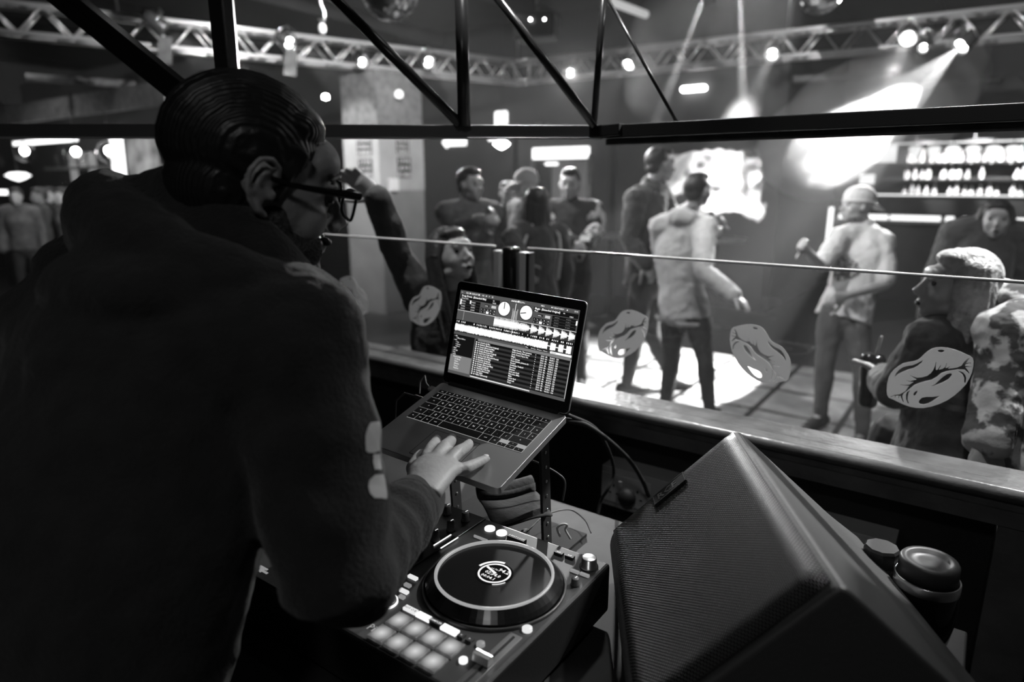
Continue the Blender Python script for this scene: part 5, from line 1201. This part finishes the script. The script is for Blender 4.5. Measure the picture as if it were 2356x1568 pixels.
# ------------------------------------------------------------------ the DJ
dj = thing('person', 'bearded man in glasses and a black hooded sweatshirt bending over the controller', 'person', (-.84, .22, 0))
HC = P(602, 408, .88); yaw_, pit_ = R(-24), R(-13)
HH = Matrix.Rotation(yaw_, 3, 'Z') @ Matrix.Rotation(pit_, 3, 'X') @ Matrix.Rotation(R(9), 3, 'Y')
def hq(x, y, z): return HC + HH @ V((x, y, z))
NB = P(450, 600, .93)
shR, elR, wrR = P(672, 790, .77), P(778, 1325, .75), P(960, 1152, 1.0)
shL, elL, wrL = V((-1.0, .36, 1.50)), V((-1.10, .42, 1.22)), V((-1.02, .66, 1.17))
pel, wai, che, upr = V((-.83, .20, .95)), V((-.82, .25, 1.14)), V((-.81, .32, 1.34)), V((-.80, .36, 1.47))
XS = V((1, .1, 0)).normalized()
hipR, hipL = V((-.75, .20, .92)), V((-.92, .19, .92)); knR, knL = V((-.73, .23, .5)), V((-.94, .22, .5)); anR, anL = V((-.72, .16, .09)), V((-.96, .15, .09))
LPN = LN
def lap(zx, zy, h):      # point above the laptop deck seen at zoom px
    return PP(860+zx/4.9, 860+zy/4.9, LB(0, 0, h), LN)
b = MB()
# head
e = lambda p, r, nu=28, nv=18: b.ell(hq(*p), r, HH, 0, nu, nv)
e((0, -.018, .022), (.076, .096, .092)); e((0, .022, -.015), (.067, .070, .082)); e((0, .028, -.062), (.056, .060, .055)); e((0, .066, -.104), (.030, .026, .024)); e((0, .062, .036), (.056, .034, .034))
for k in (-1, 1):
    e((k*.031, .082, .014), (.024, .010, .007), 16, 10); e((k*.036, .056, -.038), (.026, .030, .034), 16, 10); e((k*.048, .016, -.078), (.020, .044, .024), 16, 10)
    e((k*.010, .104, -.045), (.009, .011, .009), 12, 8)
    # ear: helix rim, antihelix, lobe, tragus
    ex = k*.076
    rim = [(ex+k*.000, .006, .006), (ex+k*.008, .004, .024), (ex+k*.014, -.008, .034), (ex+k*.018, -.022, .031), (ex+k*.020, -.031, .016), (ex+k*.018, -.031, -.004), (ex+k*.014, -.024, -.020), (ex+k*.009, -.013, -.031), (ex+k*.003, -.003, -.036)]
    b.tube([hq(*p) for p in rim], [.0035, .0042, .0045, .0045, .0045, .0042, .0045, .0065, .005], 10)
    b.tube([hq(ex+k*.010, -.008, .018), hq(ex+k*.013, -.018, .012), hq(ex+k*.012, -.019, -.006), hq(ex+k*.008, -.010, -.018)], [.003, .004, .004, .003], 8)
    e((ex+k*.004, -.016, 0), (.0055, .016, .028), 16, 10); e((ex+k*.006, .002, -.010), (.004, .005, .008), 10, 8)
b.tube([hq(0, .088, .006), hq(0, .101, -.018), hq(0, .116, -.040), hq(0, .104, -.049)], [.008, .0095, .0115, .007], 12)
e((0, .094, -.070), (.022, .009, .006), 14, 8); e((0, .092, -.081), (.019, .009, .007), 14, 8)
b.tube([hq(0, -.035, -.02), hq(0, -.045, -.09), NB.lerp(hq(0, -.045, -.09), .4), NB], [.058, .060, .062, .075], 20)
b.tube([pel, wai, che, upr], [(.15, .11), (.14, .11), (.16, .12), (.13, .09)], 20, side=XS)
for s_, el, wr in ((shR, elR, wrR), (shL, elL, wrL)):
    b.tube([upr, s_], [.09, .06], 14); b.tube([s_, s_.lerp(el, .4), el, el.lerp(wr, .3), el.lerp(wr, .8), wr], [.052, .048, .040, .041, .032, .029], 16)
b.tube([upr, NB], [.09, .066], 16)
for h_, kn, an in ((hipR, knR, anR), (hipL, knL, anL)):
    b.tube([h_, kn, kn.lerp(an, .3), an], [.08, .052, .048, .035], 14); b.tube([an, an+V((0, .12, -.05))], [.034, .025], 10)
hand(b, wrL, (wrL-elL), V((0, 0, 1)), 'L', 1.0, .4)
# right hand on the trackpad: palm, four fingers, thumb tucked beneath
pm = [(wrR, (.030, .024)), (lap(560, 1290, .062), (.033, .022)), (lap(640, 1130, .056), (.039, .019)), (lap(735, 1010, .050), (.040, .015))]
sdh = (lap(960, 1090, .05)-lap(560, 930, .05)).normalized()
b.tube([p for p, r in pm], [r for p, r in pm], 18, side=sdh)
fing = [[(590, 945, .046), (650, 840, .040), (700, 765, .022), (712, 735, .010)], [(715, 935, .050), (800, 820, .046), (865, 760, .026), (885, 720, .010)],
        [(850, 985, .050), (950, 880, .046), (1030, 830, .026), (1075, 785, .010)], [(915, 1085, .044), (1040, 1060, .040), (1150, 1010, .026), (1265, 955, .010)]]
for i, f in enumerate(fing):
    r = (.0108, .0112, .0110, .0098)[i]; pts = [lap(*q) for q in f]
    b.tube([pm[3][0].lerp(pts[0], .3)] + pts, [r*1.1, r*1.08, r*1.06, r*.92, r*.8], 14)
b.tube([lap(520, 1200, .050), lap(455, 1060, .040), lap(500, 960, .024), lap(545, 900, .012)], [.014, .014, .012, .010], 12)
for i, f in enumerate(fing):                                    # knuckle ridges
    b.ell(lap(f[0][0], f[0][1]+12, f[0][2]+.004), (.010, .010, .008), None, 0, 12, 8)
b.build('body', 'skin', dj, voxel=.0034, smooth=5)
for i, f in enumerate(fing):
    a, c = lap(*f[2]), lap(*f[3]); d = (c-a).normalized(); n_ = (LN - d*LN.dot(d)).normalized(); rr = Matrix((d, n_.cross(d)*-1, n_)).transposed()
    MB().ell(c - d*.001 + n_*.0058, (.0062, .0050, .0022), rr, 0, 14, 8).build('fingernail', 'skinlt', dj)
def combed():
    m = mat('hair_combed', .012, .42); nt = m.node_tree; b_ = nt.nodes['Principled BSDF']; tc = nt.nodes.new('ShaderNodeTexCoord')
    mp = nt.nodes.new('ShaderNodeMapping'); mp.inputs['Rotation'].default_value = HH.transposed().to_euler('XYZ')
    wv = nt.nodes.new('ShaderNodeTexWave'); wv.bands_direction = 'X'; wv.inputs['Scale'].default_value = 75; wv.inputs['Distortion'].default_value = 3; wv.inputs['Detail'].default_value = 3; wv.inputs['Detail Scale'].default_value = .6
    bp = nt.nodes.new('ShaderNodeBump'); bp.inputs['Strength'].default_value = .4; bp.inputs['Distance'].default_value = .004
    nt.links.new(tc.outputs['Object'], mp.inputs[0]); nt.links.new(mp.outputs[0], wv.inputs['Vector']); nt.links.new(wv.outputs['Fac'], bp.inputs['Height']); nt.links.new(bp.outputs[0], b_.inputs['Normal'])
    return m
M['combed'] = combed()
for k in (-1, 1): MB().tube([hq(k*.052, .076, .022), hq(k*.036, .087, .027), hq(k*.016, .092, .022)], [.0025, .0042, .0028], 8).build('eyebrow', 'hair', dj)
# hair: dark swept-back volume with combed locks, faded sides
hb = MB(); eh = lambda p, r: hb.ell(hq(*p), r, HH, 0, 28, 18)
eh((0, -.024, .032), (.079, .098, .088)); eh((0, -.060, -.018), (.070, .056, .070)); eh((0, .022, .074), (.060, .046, .034)); eh((0, -.062, -.065), (.056, .045, .040))
rn = random.Random(4)
for i in range(64):
    sx = -.74+1.48*(i/63)+rn.uniform(-.008, .008); tp = math.sqrt(max(0, 1-(sx/.76)**2)); cx = math.sqrt(1-sx*sx); off = rn.uniform(1.0, 1.05); pts = []
    t0 = 58-36*cx+rn.uniform(-4, 4)
    for k in range(15):
        th = R(t0+(205-t0)*k/14); kk = 1+(off-1+.03*math.sin(math.pi*k/14))*cx*tp-.004*(1-tp)
        pts.append(hq(.077*sx*kk, -.024+.096*math.cos(th)*cx*kk, .032+.086*math.sin(th)*cx*kk))
    hb.tube(pts, [.0015]+[.0010+.0040*tp]*13+[.0012], 7)
for k in (-1, 1):
    hb.tube([hq(k*.066, .026, .050), hq(k*.071, .014, .015), hq(k*.070, .008, -.016)], [(.005, .018), (.005, .013), (.003, .006)], 10, side=HH@V((1, 0, 0)))
eh((0, -.050, -.018), (.074, .066, .078)); eh((0, -.052, -.050), (.060, .052, .045))
hb.build('hair', 'combed', dj, voxel=.0026, smooth=1)
# beard
bb = MB(); eb = lambda p, r: bb.ell(hq(*p), r, HH, 0, 22, 14)
eb((0, .068, -.108), (.035, .031, .027)); eb((0, .045, -.095), (.050, .050, .032))
for k in (-1, 1):
    eb((k*.050, .022, -.080), (.0205, .044, .030)); eb((k*.060, .012, -.050), (.0135, .022, .030)); eb((k*.018, .094, -.066), (.016, .009, .006)); eb((k*.040, .055, -.078), (.020, .034, .030))
bb.build('beard', 'beard', dj, voxel=.004, smooth=2, disp=.004, dscale=.012)
# glasses
gl = MB()
for k in (-1, 1):
    gl.tube([hq(k*.080, -.012, .012), hq(k*.083, .02, .008), hq(k*.080, .075, .010), hq(k*.072, .112, .012)], [(.0025, .0038), (.002, .0035), (.0022, .005), (.003, .006)], 8, side=HH@V((1, 0, 0)))
    pts = []
    for i in range(25):
        a = 2*math.pi*i/24; pts.append(hq(k*(.038+.030*math.copysign(abs(math.cos(a))**.75, math.cos(a))), .113-.004*abs(math.cos(a)), -.006+.020*math.copysign(abs(math.sin(a))**.8, math.sin(a))))
    gl.tube(pts, [.0022]*25, 8, cap=None)
gl.tube([hq(-.010, .114, .002), hq(0, .118, .005), hq(.010, .114, .002)], .0022, 8)
gg = gl.build('glasses', 'blackg', dj, fix=False)
for k in (-1, 1):
    lensb = MB(); vs = [hq(k*.038, .113, -.006)]
    for i in range(24): a = 2*math.pi*i/24; vs.append(hq(k*(.038+.029*math.copysign(abs(math.cos(a))**.75, math.cos(a))), .113-.004*abs(math.cos(a)), -.006+.019*math.copysign(abs(math.sin(a))**.8, math.sin(a))))
    lensb.add(vs, [(0, 1+i, 1+(i+1) % 24) for i in range(24)]); lensb.build('lens', 'glass', gg, fix=False)
    MB().ell(hq(k*.031, .080, -.004), .0125, None, 0, 16, 10).build('eye', 'lens', dj)
# hooded sweatshirt
h = MB()
h.tube([pel+V((0, 0, -.02)), pel+V((0, 0, .06)), wai, che, upr], [(.195, .15), (.19, .15), (.195, .155), (.205, .16), (.17, .125)], 32, side=XS)
h.tube([upr, NB], [(.135, .12), (.085, .085)], 24)
for s_ in (shR, shL): h.tube([upr+V((0, 0, .01)), s_], [.115, .086], 20)
def sleeve(s_, el, wr, folds, rr=(.084, .074, .068, .066, .054, .047)):
    pts = []; rad = []
    for i in range(15): t = i/14; pts.append(s_.lerp(el, t)); rad.append(rr[0]*(1-t)+rr[2]*t + .003*math.sin(t*19))
    for i in range(1, 30):
        t = i/29; pts.append(el.lerp(wr, t)); rad.append((rr[3]*(1-t)+rr[5]*t) + folds*math.sin(t*30)*(.4+.6*t if t < .86 else .1) - (.006 if t > .88 else 0))
    h.tube(pts, rad, 24)
we = elR.lerp(wrR, .93)
sleeve(shR, elR, we, .0065); sleeve(shL, elL, elL.lerp(wrL, .93), .006)
# hood lying on the shoulders
ring = [P(240, 480, .90), P(285, 550, .82), P(380, 610, .76), P(490, 630, .75), P(585, 665, .76), P(665, 705, .80), P(715, 730, .87), P(730, 710, .98)]
h.tube(smoothpts(ring, 4), [.050+.012*math.sin(i*.35) for i in range(29)], 18)
ring2 = [P(235, 500, .98), P(320, 485, .92), P(430, 465, .86), P(525, 530, .84), P(618, 620, .85), P(695, 690, .92)]
h.tube(smoothpts(ring2, 4), [.045]*21, 18)
h.ell(P(262, 520, .90), (.065, .055, .06)); h.ell(P(370, 560, .87), (.11, .08, .07)); h.ell(P(200, 620, .90), (.06, .06, .05))
h.ell(P(330, 660, .78), (.13, .10, .06))
ho = h.build('hooded_sweatshirt', 'hoodie', dj, voxel=.006, smooth=3, disp=.014, dscale=.07)
cu = MB(); cdv = (wrR-elR).normalized(); c0_ = elR.lerp(wrR, .86)
cu.tube([c0_, c0_+cdv*.045], [(.047, .047), (.041, .041)], 28, cap='round'); cu.build('cuff', 'hoodie', dj, voxel=.004, smooth=1)
# white printed letters down the sleeve
def onsleeve(px, py):
    r = ray(px, py).normalized(); a = shR; ab = (elR-shR); abn = ab.normalized(); best = None
    o = CAM
    # ray against cylinder of the upper sleeve
    oc = o - a; dperp = r - abn*r.dot(abn); operp = oc - abn*oc.dot(abn); A_ = dperp.dot(dperp); B_ = 2*dperp.dot(operp); rad = .0835 - .014*max(0, min(1, ((P(px, py, .72)-a).dot(abn))/ab.length)); C_ = operp.dot(operp)-rad*rad
    D_ = B_*B_-4*A_*C_
    return o + r*((-B_-math.sqrt(max(D_, 0)))/(2*A_)) if D_ > 0 else o + r*(-B_/(2*A_))
lb = MB()
def lettershape(rows_):
    nx = 10; rr_ = []
    for i in range(len(rows_)-1):
        for t in (0, .25, .5, .75): rr_.append([rows_[i][k]*(1-t)+rows_[i+1][k]*t for k in range(3)])
    rr_.append(rows_[-1]); base = [[onsleeve(xa+(xb-xa)*j/nx, y0) for j in range(nx+1)] for y0, xa, xb in rr_]
    lb.add([p for r in base for p in r], [(i*(nx+1)+j, i*(nx+1)+j+1, (i+1)*(nx+1)+j+1, (i+1)*(nx+1)+j) for i in range(len(rr_)-1) for j in range(nx)], 0, True)
lettershape([(972, 850, 864), (985, 842, 866), (1000, 838, 868), (1020, 838, 870), (1036, 840, 872), (1041, 846, 860)])
lettershape([(1044, 858, 874), (1062, 857, 876), (1080, 860, 876)])
lettershape([(1092, 860, 878), (1105, 848, 880), (1120, 845, 882), (1135, 847, 884), (1147, 856, 884)])
lo = lb.build('sleeve_print', 'printw', dj, fix=False); sw = lo.modifiers.new('w', 'SHRINKWRAP'); sw.target = ho; sw.offset = .0012; sw.wrap_mode = 'ABOVE_SURFACE'; sw.wrap_method = 'NEAREST_SURFACEPOINT'
tr_ = MB(); tr_.tube([pel+V((0, 0, .03)), pel-V((0, 0, .08))], [(.165, .13), (.17, .13)], 20, side=XS)
for h_, kn, an in ((hipR, knR, anR), (hipL, knL, anL)): tr_.tube([h_, kn, an], [.095, .072, .06], 16)
tr_.build('trousers', 'jeans', dj, voxel=.01, smooth=3, disp=.015)
for an in (anR, anL):
    MB().tube([an+V((0, -.05, -.045)), an+V((0, .02, -.04)), an+V((0, .11, -.055)), an+V((0, .17, -.06))], [(.038, .045), (.042, .048), (.044, .032), (.034, .026)], 14, side=(1, 0, 0)).build('shoe', 'shoe', dj)
